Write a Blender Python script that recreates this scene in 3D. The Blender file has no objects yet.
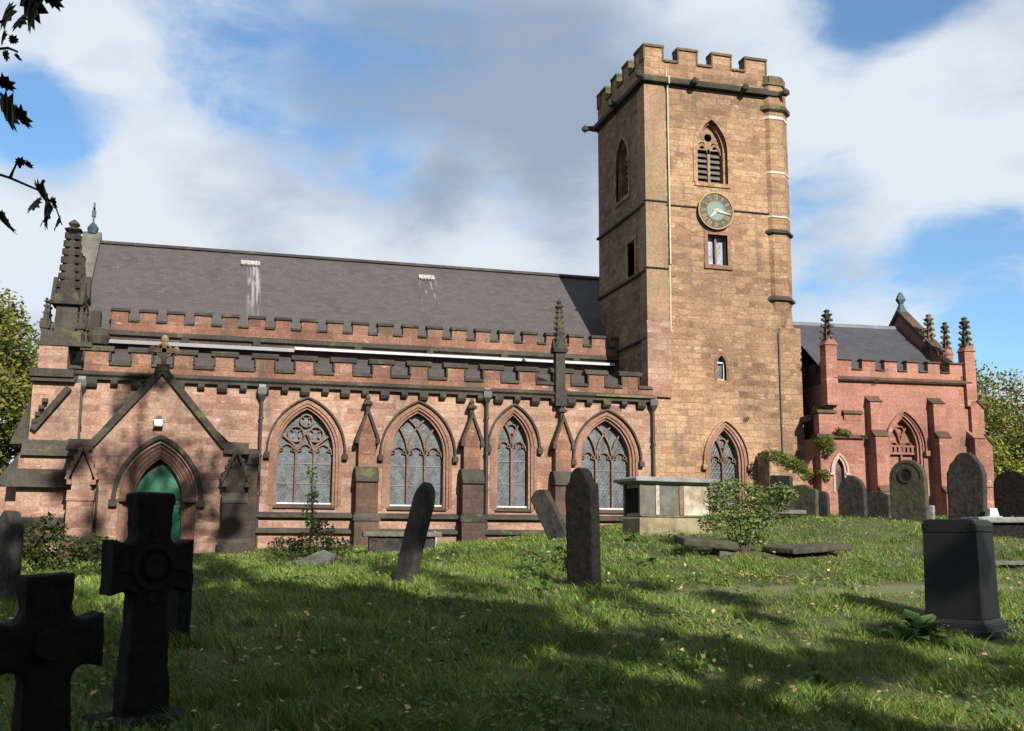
import bpy, bmesh, math, random
import numpy as np
from mathutils import Vector, Matrix, geometry
R = math.radians
S = bpy.context.scene
COL = S.collection

# ------------------------------------------------------------------ camera
YAW, PITCH, ROLL, F = R(15.435), R(9.202), R(0.289), 1088.0
fw = Vector((math.sin(YAW)*math.cos(PITCH), math.cos(YAW)*math.cos(PITCH), math.sin(PITCH)))
rt = Vector((math.cos(YAW), -math.sin(YAW), 0)); up = rt.cross(fw)
r2 = rt*math.cos(ROLL) + up*math.sin(ROLL); u2 = -rt*math.sin(ROLL) + up*math.cos(ROLL)
cam = bpy.data.cameras.new('camera'); camo = bpy.data.objects.new('camera', cam); COL.objects.link(camo)
cam.sensor_fit = 'HORIZONTAL'; cam.sensor_width = 36; cam.lens = 36*F/1024
cam.clip_start = .1; cam.clip_end = 3000
camo.matrix_world = Matrix(((r2.x,u2.x,-fw.x,0),(r2.y,u2.y,-fw.y,0),(r2.z,u2.z,-fw.z,0),(0,0,0,1)))
S.camera = camo

# ------------------------------------------------------------------ light
SUN_EL, SUN_AZ = R(29), R(171.5)          # azimuth clockwise from +Y; the sun stands behind the camera
EXPOSURE = 1.15
S.view_settings.view_transform = 'Standard'; S.view_settings.look = 'None'
S.view_settings.gamma = 1; S.view_settings.exposure = EXPOSURE
sd = Vector((math.sin(SUN_AZ)*math.cos(SUN_EL), math.cos(SUN_AZ)*math.cos(SUN_EL), math.sin(SUN_EL)))
sl = bpy.data.lights.new('sun', 'SUN'); sl.energy = 5; sl.angle = R(.5); sl.color = (1, .93, .82)
so = bpy.data.objects.new('sun', sl); COL.objects.link(so); so.rotation_euler = sd.to_track_quat('Z','Y').to_euler()
so.location = (0,-20,40)

def px_dir(px, py):
    return (fw + r2*((px-512)/F) - u2*((py-365.5)/F)).normalized()

W = bpy.data.worlds.new('World'); S.world = W; W.use_nodes = True
def build_world():
    nt = W.node_tree; nt.nodes.clear(); N = nt.nodes.new; L = nt.links.new
    out = N('ShaderNodeOutputWorld'); bg = N('ShaderNodeBackground'); bg.inputs[1].default_value = .05
    sky = N('ShaderNodeTexSky'); sky.sky_type = 'NISHITA'; sky.sun_disc = False
    sky.sun_elevation = SUN_EL; sky.sun_rotation = SUN_AZ; sky.air_density = 1.0; sky.dust_density = .6; sky.ozone_density = 1.6
    tc = N('ShaderNodeTexCoord'); sep = N('ShaderNodeSeparateXYZ'); L(tc.outputs['Generated'], sep.inputs[0])
    def M(op, a, b=None, clamp=False):
        m = N('ShaderNodeMath'); m.operation = op; m.use_clamp = clamp
        for i, v in enumerate((a, b)):
            if v is None: continue
            if isinstance(v, (int, float)): m.inputs[i].default_value = v
            else: L(v, m.inputs[i])
        return m.outputs[0]
    zz = M('ADD', M('MAXIMUM', sep.outputs[2], 0.0), .22)
    cx = M('DIVIDE', sep.outputs[0], zz); cy = M('DIVIDE', sep.outputs[1], zz)
    comb = N('ShaderNodeCombineXYZ'); L(cx, comb.inputs[0]); L(cy, comb.inputs[1])
    def noise(scale, detail, rough, off, dist=0.0):
        mp = N('ShaderNodeMapping'); mp.inputs['Location'].default_value = off; L(comb.outputs[0], mp.inputs[0])
        n = N('ShaderNodeTexNoise'); n.inputs['Scale'].default_value = scale; n.inputs['Detail'].default_value = detail
        n.inputs['Roughness'].default_value = rough; n.inputs['Distortion'].default_value = dist
        L(mp.outputs[0], n.inputs['Vector']); return n.outputs['Fac']
    n1 = noise(1.5, 7, .52, (3.1, 1.7, 0), .3); n2 = noise(2.2, 6, .5, (9.4, 4.2, 2), .25); n3 = noise(5.5, 9, .62, (1, 2, 5), .4)
    def blob(px, py, rad):      # a soft patch of sky about one compass direction
        d = px_dir(px, py); vm = N('ShaderNodeVectorMath'); vm.operation = 'DISTANCE'
        L(tc.outputs['Generated'], vm.inputs[0]); vm.inputs[1].default_value = d
        mr = N('ShaderNodeMapRange'); mr.interpolation_type = 'SMOOTHSTEP'
        mr.inputs[1].default_value = rad; mr.inputs[2].default_value = 0; mr.inputs[3].default_value = 0; mr.inputs[4].default_value = 1
        L(vm.outputs['Value'], mr.inputs[0]); return mr.outputs[0]
    def total(lst):
        t = None
        for px, py, rad, w in lst:
            b = M('MULTIPLY', blob(px, py, rad/F), w); t = b if t is None else M('ADD', t, b)
        return t
    blue = total([(880,8,110,.34),(345,150,100,.15),(250,135,110,.13),(40,120,85,.3),(395,225,90,.16),(905,90,60,-.15),(215,190,120,-.1),(985,262,120,.3),(900,270,90,.1),(520,215,110,.14),(820,240,70,.1),(960,120,110,-.3),(180,215,120,-.25),(100,60,70,-.1),(1010,330,70,.14),(520,170,60,-.05)])
    grey = total([(600,80,210,.24),(450,80,190,.24),(440,190,60,.17),(570,235,90,.2),(330,80,170,.2),(830,190,120,.12),(90,250,150,-.05),(250,20,120,-.05),(940,130,130,-.15),(150,210,130,-.2)])
    cov = M('SUBTRACT', M('ADD', n1, M('MULTIPLY', M('SUBTRACT', n3, .5), .42)), blue)
    mr = N('ShaderNodeMapRange'); mr.interpolation_type = 'SMOOTHSTEP'; mr.inputs[1].default_value = .25; mr.inputs[2].default_value = .50
    L(cov, mr.inputs[0])
    g = M('ADD', M('ADD', n2, M('MULTIPLY', M('SUBTRACT', n3, .5), .30)), grey)
    gr = N('ShaderNodeMapRange'); gr.interpolation_type = 'SMOOTHSTEP'; gr.inputs[1].default_value = .42; gr.inputs[2].default_value = .86
    L(g, gr.inputs[0])
    cc = N('ShaderNodeMix'); cc.data_type = 'RGBA'; L(gr.outputs[0], cc.inputs['Factor'])
    cc.inputs['A'].default_value = (7.0, 7.6, 8.3, 1); cc.inputs['B'].default_value = (3.0, 3.75, 4.9, 1)
    sk = N('ShaderNodeMix'); sk.data_type = 'RGBA'; sk.blend_type = 'MULTIPLY'; sk.inputs['Factor'].default_value = 1
    L(sky.outputs[0], sk.inputs['A']); sk.inputs['B'].default_value = (1.1, 1.36, 1.52, 1)
    mx = N('ShaderNodeMix'); mx.data_type = 'RGBA'; L(mr.outputs[0], mx.inputs['Factor'])
    L(sk.outputs['Result'], mx.inputs['A']); L(cc.outputs['Result'], mx.inputs['B'])
    L(mx.outputs['Result'], bg.inputs[0]); L(bg.outputs[0], out.inputs[0])
build_world()

# ------------------------------------------------------------------ materials
def newmat(name, rough=.85):
    m = bpy.data.materials.new(name); m.use_nodes = True; nt = m.node_tree
    b = nt.nodes['Principled BSDF']; b.inputs['Roughness'].default_value = rough
    b.inputs['Specular IOR Level'].default_value = .25
    return m, nt, b
def ramp(nt, stops):
    r = nt.nodes.new('ShaderNodeValToRGB'); cr = r.color_ramp
    while len(cr.elements) < len(stops): cr.elements.new(.5)
    for e, (p, c) in zip(cr.elements, stops): e.position = p; e.color = (*c, 1)
    return r
def nz(nt, vec, scale, detail=5, rough=.55):
    n = nt.nodes.new('ShaderNodeTexNoise'); n.inputs['Scale'].default_value = scale
    n.inputs['Detail'].default_value = detail; n.inputs['Roughness'].default_value = rough
    nt.links.new(vec, n.inputs['Vector']); return n.outputs['Fac']
def mth(nt, op, a, b=None, c=False):
    m = nt.nodes.new('ShaderNodeMath'); m.operation = op; m.use_clamp = c
    for i, v in enumerate((a, b)):
        if v is None: continue
        if isinstance(v, (int, float)): m.inputs[i].default_value = v
        else: nt.links.new(v, m.inputs[i])
    return m.outputs[0]
def mrange(nt, v, a, b, c=0., d=1.):
    m = nt.nodes.new('ShaderNodeMapRange'); m.interpolation_type = 'SMOOTHSTEP'
    for i, x in zip((1,2,3,4), (a,b,c,d)): m.inputs[i].default_value = x
    nt.links.new(v, m.inputs[0]); return m.outputs[0]
def mixc(nt, f, a, b, mode='MIX'):
    m = nt.nodes.new('ShaderNodeMix'); m.data_type = 'RGBA'; m.blend_type = mode
    for k, v in (('Factor', f), ('A', a), ('B', b)):
        if isinstance(v, (int, float)): m.inputs[k].default_value = v
        elif isinstance(v, tuple): m.inputs[k].default_value = (*v, 1)
        else: nt.links.new(v, m.inputs[k])
    return m.outputs['Result']
def vscale(nt, vec, s):
    m = nt.nodes.new('ShaderNodeMapping'); m.inputs['Scale'].default_value = s; nt.links.new(vec, m.inputs[0]); return m.outputs[0]

def masonry(name, tones, mortar, bw, bh, stain=(.06,.05,.045), stain_amt=.5, pale=None, bump=.5, rugged=.35, msize=.012, green=0, jitter=.05):
    m, nt, b = newmat(name, .92); L = nt.links.new
    tc = nt.nodes.new('ShaderNodeTexCoord'); P = tc.outputs['Object']
    sep = nt.nodes.new('ShaderNodeSeparateXYZ'); L(P, sep.inputs[0])
    wob = nz(nt, P, .55, 2)
    jit = nz(nt, P, 5.5, 4, .6); jit2 = nz(nt, vscale(nt,P,(1.1,1.1,1.1)), 6.5, 4, .6)
    u = mth(nt, 'ADD', mth(nt, 'ADD', mth(nt, 'ADD', sep.outputs[0], sep.outputs[1]), mth(nt,'MULTIPLY',jit,jitter)), 50.0)
    w = mth(nt, 'ADD', mth(nt, 'ADD', sep.outputs[2], mth(nt, 'ADD', mth(nt, 'MULTIPLY', wob, .12), mth(nt,'MULTIPLY',jit2,jitter))), 20.0)
    # rows of two different heights: squash every few courses
    cb = nt.nodes.new('ShaderNodeCombineXYZ'); L(u, cb.inputs[0]); L(w, cb.inputs[1])
    br = nt.nodes.new('ShaderNodeTexBrick'); L(cb.outputs[0], br.inputs['Vector'])
    br.inputs['Color1'].default_value = (0,0,0,1); br.inputs['Color2'].default_value = (1,1,1,1); br.inputs['Mortar'].default_value = (.5,.5,.5,1)
    br.inputs['Scale'].default_value = 1; br.inputs['Mortar Size'].default_value = msize; br.inputs['Mortar Smooth'].default_value = .4
    br.inputs['Brick Width'].default_value = bw; br.inputs['Row Height'].default_value = bh
    br.offset = .45; br.squash = .62; br.squash_frequency = 3
    ob = nt.nodes.new('ShaderNodeTexBrick'); L(cb.outputs[0], ob.inputs['Vector'])
    ob.inputs['Color1'].default_value = (0,0,0,1); ob.inputs['Color2'].default_value = (1,1,1,1); ob.inputs['Mortar'].default_value = (.5,.5,.5,1)
    ob.inputs['Scale'].default_value = 1; ob.inputs['Mortar Size'].default_value = 0; ob.inputs['Brick Width'].default_value = bw*2.3; ob.inputs['Row Height'].default_value = bh*2
    ob.offset = .3
    fine = nz(nt, P, 14, 6, .65); mid = nz(nt, vscale(nt, P, (1,1,2.2)), 2.2, 5, .6); big = nz(nt, P, .45, 4, .5)
    v = mth(nt, 'ADD', mth(nt, 'ADD', mth(nt, 'MULTIPLY', br.outputs['Color'], .46), mth(nt, 'MULTIPLY', ob.outputs['Color'], .16)), mth(nt, 'MULTIPLY', mth(nt,'ADD',mid,mth(nt,'MULTIPLY',mth(nt,'SUBTRACT',fine,.5),.4)), .40))
    n = len(tones); rp = ramp(nt, [(.08 + .84*i/(n-1), t) for i, t in enumerate(tones)]); L(v, rp.inputs[0])
    c = rp.outputs[0]
    c = mixc(nt, 1.0, c, mixc(nt, mrange(nt, fine, .25, .75), (.47,.48,.50), (.90,.93,.97)), 'MULTIPLY')
    c = mixc(nt, 1.0, c, mixc(nt, mrange(nt, big, .3, .7), (.74,.73,.73), (1.16,1.15,1.12)), 'MULTIPLY')
    if pale: c = mixc(nt, mrange(nt, nz(nt, vscale(nt, P, (.8,.8,2.5)), 2.6, 4), .62, .72, 0, .6), c, pale)
    st = nz(nt, vscale(nt, P, (1.0,1.0,.28)), 1.7, 6, .62)
    c = mixc(nt, mrange(nt, st, .52, .74, 0, stain_amt), c, stain)
    sm = nz(nt, P, 7, 4, .6)
    c = mixc(nt, mrange(nt, sm, .58, .70, 0, .5), c, stain)
    if green: c = mixc(nt, mrange(nt, nz(nt, P, 1.3, 5, .65), .55, .68, 0, green), c, (.10,.11,.03))
    c = mixc(nt, mth(nt, 'MULTIPLY', br.outputs['Fac'], mrange(nt, nz(nt, P, 1.1, 3), .35, .65, .05, .6)), c, mortar)
    L(c, b.inputs['Base Color'])
    h = mth(nt, 'ADD', mth(nt, 'MULTIPLY', br.outputs['Fac'], -.55), mth(nt, 'ADD', mth(nt, 'MULTIPLY', fine, rugged), mth(nt, 'MULTIPLY', mth(nt, 'ADD', br.outputs['Color'], mth(nt,'MULTIPLY', mid, 1.6)), rugged)))
    bp = nt.nodes.new('ShaderNodeBump'); bp.inputs['Strength'].default_value = bump; bp.inputs['Distance'].default_value = .03
    L(h, bp.inputs['Height']); L(bp.outputs[0], b.inputs['Normal'])
    return m
RED   = masonry('red_sandstone', [(.13,.072,.052),(.21,.112,.080),(.285,.160,.115),(.36,.232,.172),(.29,.180,.13),(.22,.104,.073)], (.15,.10,.075), .80, .20, stain_amt=.72, pale=(.42,.29,.215))
PINK  = masonry('smooth_pink_sandstone', [(.20,.085,.060),(.27,.118,.085),(.33,.155,.118),(.29,.138,.10),(.36,.19,.145)], (.13,.07,.05), .85, .34, stain_amt=.42, pale=(.38,.22,.165), bump=.4, rugged=.4, msize=.009)
BUFF  = masonry('tower_sandstone', [(.115,.068,.042),(.205,.122,.071),(.28,.172,.101),(.36,.232,.140),(.27,.155,.090),(.215,.108,.068)], (.17,.115,.07), .56, .22, jitter=.10, stain_amt=.62, pale=(.44,.30,.19), bump=.9, rugged=1.0)
RUBBLE = masonry('rugged_west_sandstone', [(.10,.062,.036),(.19,.12,.07),(.27,.175,.105),(.34,.23,.14)], (.10,.07,.045), .40, .21, jitter=.16, stain_amt=.55, pale=(.28,.19,.12), bump=1.0, rugged=1.6)
SMBUFF = masonry('smooth_olive_buff_stone', [(.21,.14,.085),(.27,.18,.11),(.28,.17,.11)], (.17,.12,.07), 1.4, .5, stain_amt=.4, bump=.3, rugged=.3)
PARA  = masonry('stained_parapet_sandstone', [(.10,.055,.038),(.17,.085,.058),(.23,.118,.08),(.29,.17,.12)], (.09,.06,.045), .75, .32, stain=(.045,.038,.030), stain_amt=.75, pale=(.33,.22,.16), green=.12)
MOULD = masonry('moulding_sandstone', [(.17,.09,.06),(.23,.125,.09),(.28,.165,.12)], (.13,.085,.06), 1.2, .45, stain_amt=.35, bump=.25, rugged=.2, msize=.006)
TRAC  = masonry('tracery_sandstone', [(.11,.072,.055),(.16,.105,.08),(.20,.135,.105)], (.09,.06,.045), 1.2, .45, stain_amt=.4, bump=.25, rugged=.2, msize=.006)
DARK  = masonry('blackened_sandstone', [(.034,.030,.026),(.05,.044,.036),(.075,.062,.046)], (.04,.034,.028), .9, .4, stain=(.02,.02,.018), stain_amt=.6, bump=.4, rugged=.5, msize=.008, green=.45)
SOOT  = masonry('sooty_red_sandstone', [(.06,.038,.028),(.085,.052,.038),(.13,.072,.05)], (.06,.045,.035), .7, .24, stain=(.025,.022,.02), stain_amt=.7, bump=.4, rugged=.4)
SOOT_SHADE  = masonry('sooty_shaded_sandstone', [(.030,.024,.020),(.05,.036,.028),(.085,.052,.036)], (.03,.025,.02), .7, .24, stain=(.016,.015,.014), stain_amt=.8, bump=.4, rugged=.5)  # soot plus the shade right of the porch, both painted into the tones
MOSSY = masonry('lichened_sandstone', [(.06,.05,.03),(.11,.09,.05),(.18,.14,.08)], (.08,.07,.04), .9, .4, stain=(.03,.03,.02), stain_amt=.5, bump=.5, rugged=.5, green=.5)

def simple(name, col, rough=.8, var=.25, scale=6, bump=.15, col2=None, spec=.25, metal=0, dist=.02):
    m, nt, b = newmat(name, rough); L = nt.links.new
    P = nt.nodes.new('ShaderNodeTexCoord').outputs['Object']
    n = nz(nt, P, scale, 6, .6)
    c2 = col2 or tuple(x*(1-var) for x in col)
    c = mixc(nt, mrange(nt, n, .3, .7), c2, col)
    c = mixc(nt, 1., c, mixc(nt, nz(nt, P, scale*8, 3), (.62,.62,.62), (1.0,1.0,1.0)), 'MULTIPLY')
    L(c, b.inputs['Base Color']); b.inputs['Specular IOR Level'].default_value = spec; b.inputs['Metallic'].default_value = metal
    if bump:
        bp = nt.nodes.new('ShaderNodeBump'); bp.inputs['Strength'].default_value = bump; bp.inputs['Distance'].default_value = dist
        L(nz(nt, P, scale*5, 6, .65), bp.inputs['Height']); L(bp.outputs[0], b.inputs['Normal'])
    return m
def slate_mat(name, a, bcol, streaks=()):
    m, nt, b = newmat(name, .62); L = nt.links.new
    P = nt.nodes.new('ShaderNodeTexCoord').outputs['Object']
    sep = nt.nodes.new('ShaderNodeSeparateXYZ'); L(P, sep.inputs[0])
    cb = nt.nodes.new('ShaderNodeCombineXYZ'); L(mth(nt,'ADD',sep.outputs[0],60.), cb.inputs[0]); L(mth(nt,'MULTIPLY',sep.outputs[2],1.4), cb.inputs[1])
    br = nt.nodes.new('ShaderNodeTexBrick'); L(cb.outputs[0], br.inputs['Vector'])
    br.inputs['Color1'].default_value = (0,0,0,1); br.inputs['Color2'].default_value = (1,1,1,1); br.inputs['Mortar'].default_value=(.2,.2,.2,1)
    br.inputs['Scale'].default_value = 1; br.inputs['Brick Width'].default_value = .27; br.inputs['Row Height'].default_value = .17; br.inputs['Mortar Size'].default_value = .009
    c = mixc(nt, mth(nt,'ADD',mth(nt,'MULTIPLY',br.outputs['Color'],.4),mth(nt,'MULTIPLY',nz(nt,vscale(nt,P,(1,1,2.5)),1.6,6,.65),.55)), a, bcol)
    c = mixc(nt, mth(nt,'MULTIPLY',br.outputs['Fac'],.45), c, (.04,.036,.038))
    c = mixc(nt, mrange(nt, nz(nt, P, .7, 5, .6), .4, .7, 0, .45), c, (.055,.050,.050)); c = mixc(nt, mrange(nt, nz(nt, vscale(nt,P,(1,1,2)), 7, 4, .7), .66, .72, 0, .6), c, (.19,.175,.16))
    for x0, x1, z0, z1, dens in streaks:      # lime run-off below the roof vents
        inx = mth(nt,'MULTIPLY', mrange(nt, sep.outputs[0], x0-.06, x0+.08), mrange(nt, sep.outputs[0], x1+.06, x1-.08))
        inz = mth(nt,'MULTIPLY', mrange(nt, sep.outputs[2], z0, z0+(z1-z0)*.75), mrange(nt, sep.outputs[2], z1+.03, z1-.03))
        st = mrange(nt, nz(nt, vscale(nt, P, (9,1,.5)), 1., 4), .62-dens, .75-dens)
        c = mixc(nt, mth(nt,'MULTIPLY', mth(nt,'MULTIPLY',inx,inz), mth(nt,'MULTIPLY',st,.5)), c, (.28,.27,.31))
    L(c, b.inputs['Base Color'])
    bp = nt.nodes.new('ShaderNodeBump'); bp.inputs['Strength'].default_value = .5; bp.inputs['Distance'].default_value = .02
    L(mth(nt,'ADD',mth(nt,'MULTIPLY',br.outputs['Fac'],-1.),mth(nt,'MULTIPLY',br.outputs['Color'],.7)), bp.inputs['Height']); L(bp.outputs[0], b.inputs['Normal'])
    return m
def glass_mat(name, lead=.12, col=(.030,.036,.041)):
    m, nt, b = newmat(name, .3); L = nt.links.new
    P = nt.nodes.new('ShaderNodeTexCoord').outputs['Object']
    sep = nt.nodes.new('ShaderNodeSeparateXYZ'); L(P, sep.inputs[0])
    X = mth(nt,'ADD',sep.outputs[0],sep.outputs[1]); Z = sep.outputs[2]
    def lat(v, p): return mth(nt,'ABSOLUTE', mth(nt,'SUBTRACT', mth(nt,'FRACT', mth(nt,'DIVIDE', mth(nt,'ADD',v,100.), p)), .5))
    l = mth(nt,'MINIMUM', lat(mth(nt,'ADD',X,mth(nt,'MULTIPLY',Z,.6)), lead), lat(mth(nt,'SUBTRACT',X,mth(nt,'MULTIPLY',Z,.6)), lead))
    ld = mrange(nt, l, .12, .05)
    refl = nz(nt, vscale(nt,P,(1.6,1.6,1)), 2.2, 6, .7)
    c = mixc(nt, mrange(nt, refl, .3, .7), tuple(x*.35 for x in col), tuple(x*2.5 for x in col))  # uneven reflection painted into the glass colour as dark and light patches
    c = mixc(nt, mth(nt,'MULTIPLY', ld, .6), c, (.085,.09,.094))
    L(c, b.inputs['Base Color']); b.inputs['Specular IOR Level'].default_value = .6
    bp = nt.nodes.new('ShaderNodeBump'); bp.inputs['Strength'].default_value = .35; bp.inputs['Distance'].default_value = .02
    L(mth(nt,'ADD',nz(nt,P,9,2),ld), bp.inputs['Height']); L(bp.outputs[0], b.inputs['Normal'])
    return m
SLATE  = slate_mat('purple_brown_slate', (.030,.027,.027), (.068,.061,.061), ((.98,1.42,6.9,10.25,.22),(7.30,8.05,7.5,10.1,.06)))
SLATE2 = slate_mat('blue_black_slate', (.024,.026,.033), (.044,.047,.056))
GLASS  = glass_mat('leaded_glass'); GLASS2 = glass_mat('dark_leaded_glass', .1, (.03,.035,.045))
IRON   = simple('black_iron', (.018,.018,.02), .5, spec=.5)
LEAD   = simple('grey_lead', (.13,.14,.16), .45, spec=.5, scale=2)
WHITE  = simple('pale_sheet_metal', (.40,.42,.44), .45, scale=1.5, var=.2)
BOARD  = simple('white_painted_sill', (.5,.52,.53), .6)
GREEN  = simple('green_painted_boards', (.010,.15,.075), .5, spec=.4, var=.25, scale=3)
LAMPW  = simple('white_lantern', (.75,.76,.78), .4)
COPPER = simple('verdigris_metal', (.035,.065,.085), .55, scale=9, var=.4)
CLOCKD = simple('bronze_clock_ring', (.045,.036,.026), .5, scale=4)
CLOCKG = simple('gold_leaf', (.26,.20,.09), .4, var=.15)
CLOCKC = simple('verdigris_dial_centre', (.11,.155,.145), .5, scale=5, col2=(.12,.17,.17))
VERDT  = simple('conductor_strip', (.33,.36,.25), .6)
BANDW  = simple('white_band', (.46,.45,.40), .6)
GRAVE  = simple('dark_lichened_headstone', (.042,.038,.032), .9, scale=5, bump=.5, col2=(.015,.014,.013), dist=.04)
GRAVEB = simple('blackened_headstone', (.018,.0165,.014), .95, scale=9, bump=.7, col2=(.007,.007,.007), spec=.12, dist=.03)
GRAVEG = simple('green_stained_headstone', (.06,.058,.035), .9, scale=4, bump=.4, col2=(.030,.028,.022))
GREY   = simple('weathered_grey_stone', (.125,.12,.105), .9, scale=2.5, bump=.35, col2=(.07,.068,.06))
SLAB   = simple('pale_ledger_stone', (.22,.23,.225), .8, scale=2, bump=.25, col2=(.12,.125,.12))
GRAN   = simple('polished_black_granite', (.008,.0085,.010), .55, scale=30, bump=.06, var=.4, spec=.25)
PALE   = simple('pale_tomb_panel', (.42,.40,.34), .9, scale=1.6, bump=.3, col2=(.17,.14,.09))
OCHRE  = simple('ochre_stained_stone', (.25,.21,.13), .9, scale=3, bump=.4, col2=(.11,.095,.06))
MARBLE = simple('white_marble', (.40,.42,.46), .6, scale=4)
BARK   = simple('grey_brown_bark', (.085,.07,.052), .95, scale=6, bump=.6, col2=(.035,.03,.024))

def leaf_mat(name, c1, c2, c3, scale=.8, trans=.35, rough=.6):
    m, nt, b = newmat(name, rough); L = nt.links.new
    P = nt.nodes.new('ShaderNodeTexCoord').outputs['Object']
    ge = nt.nodes.new('ShaderNodeNewGeometry')
    v = mth(nt,'ADD', mth(nt,'MULTIPLY', ge.outputs['Random Per Island'], .6), mth(nt,'MULTIPLY', nz(nt,P,scale,3), .5))
    rp = ramp(nt, [(.2,c1),(.55,c2),(.9,c3)]); L(v, rp.inputs[0])
    L(rp.outputs[0], b.inputs['Base Color'])
    tr = nt.nodes.new('ShaderNodeBsdfTranslucent'); L(rp.outputs[0], tr.inputs[0])
    ms = nt.nodes.new('ShaderNodeMixShader'); ms.inputs[0].default_value = trans
    L(b.outputs[0], ms.inputs[1]); L(tr.outputs[0], ms.inputs[2]); L(ms.outputs[0], nt.nodes['Material Output'].inputs[0])
    return m
L_DARK = leaf_mat('dark_tree_leaves', (.02,.035,.012), (.035,.05,.015), (.07,.06,.02))
L_LEFT = leaf_mat('autumn_green_leaves', (.05,.075,.015), (.12,.14,.03), (.24,.19,.05), .35)
L_RGT  = leaf_mat('thinning_brown_leaves', (.05,.045,.025), (.09,.075,.035), (.13,.10,.045), .3)
L_LIME = leaf_mat('yellow_green_leaves', (.08,.11,.015), (.15,.17,.02), (.24,.24,.04), .5)
L_BUSH = leaf_mat('pale_glossy_leaves', (.035,.065,.015), (.085,.125,.032), (.19,.23,.09), 1.5, .25)
L_IVY  = leaf_mat('moss_green_leaves', (.05,.075,.015), (.11,.14,.03), (.18,.21,.05), 1.5)
L_WEED = leaf_mat('broad_weed_leaves', (.03,.07,.015), (.06,.12,.03), (.12,.17,.05), 2)
L_FALL = leaf_mat('fallen_leaf', (.13,.075,.03), (.26,.17,.07), (.45,.37,.14), 3, .15)
G_MAT  = leaf_mat('grass_blades', (.022,.060,.009), (.085,.150,.022), (.23,.25,.06), .6, .2, .7)

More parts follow.
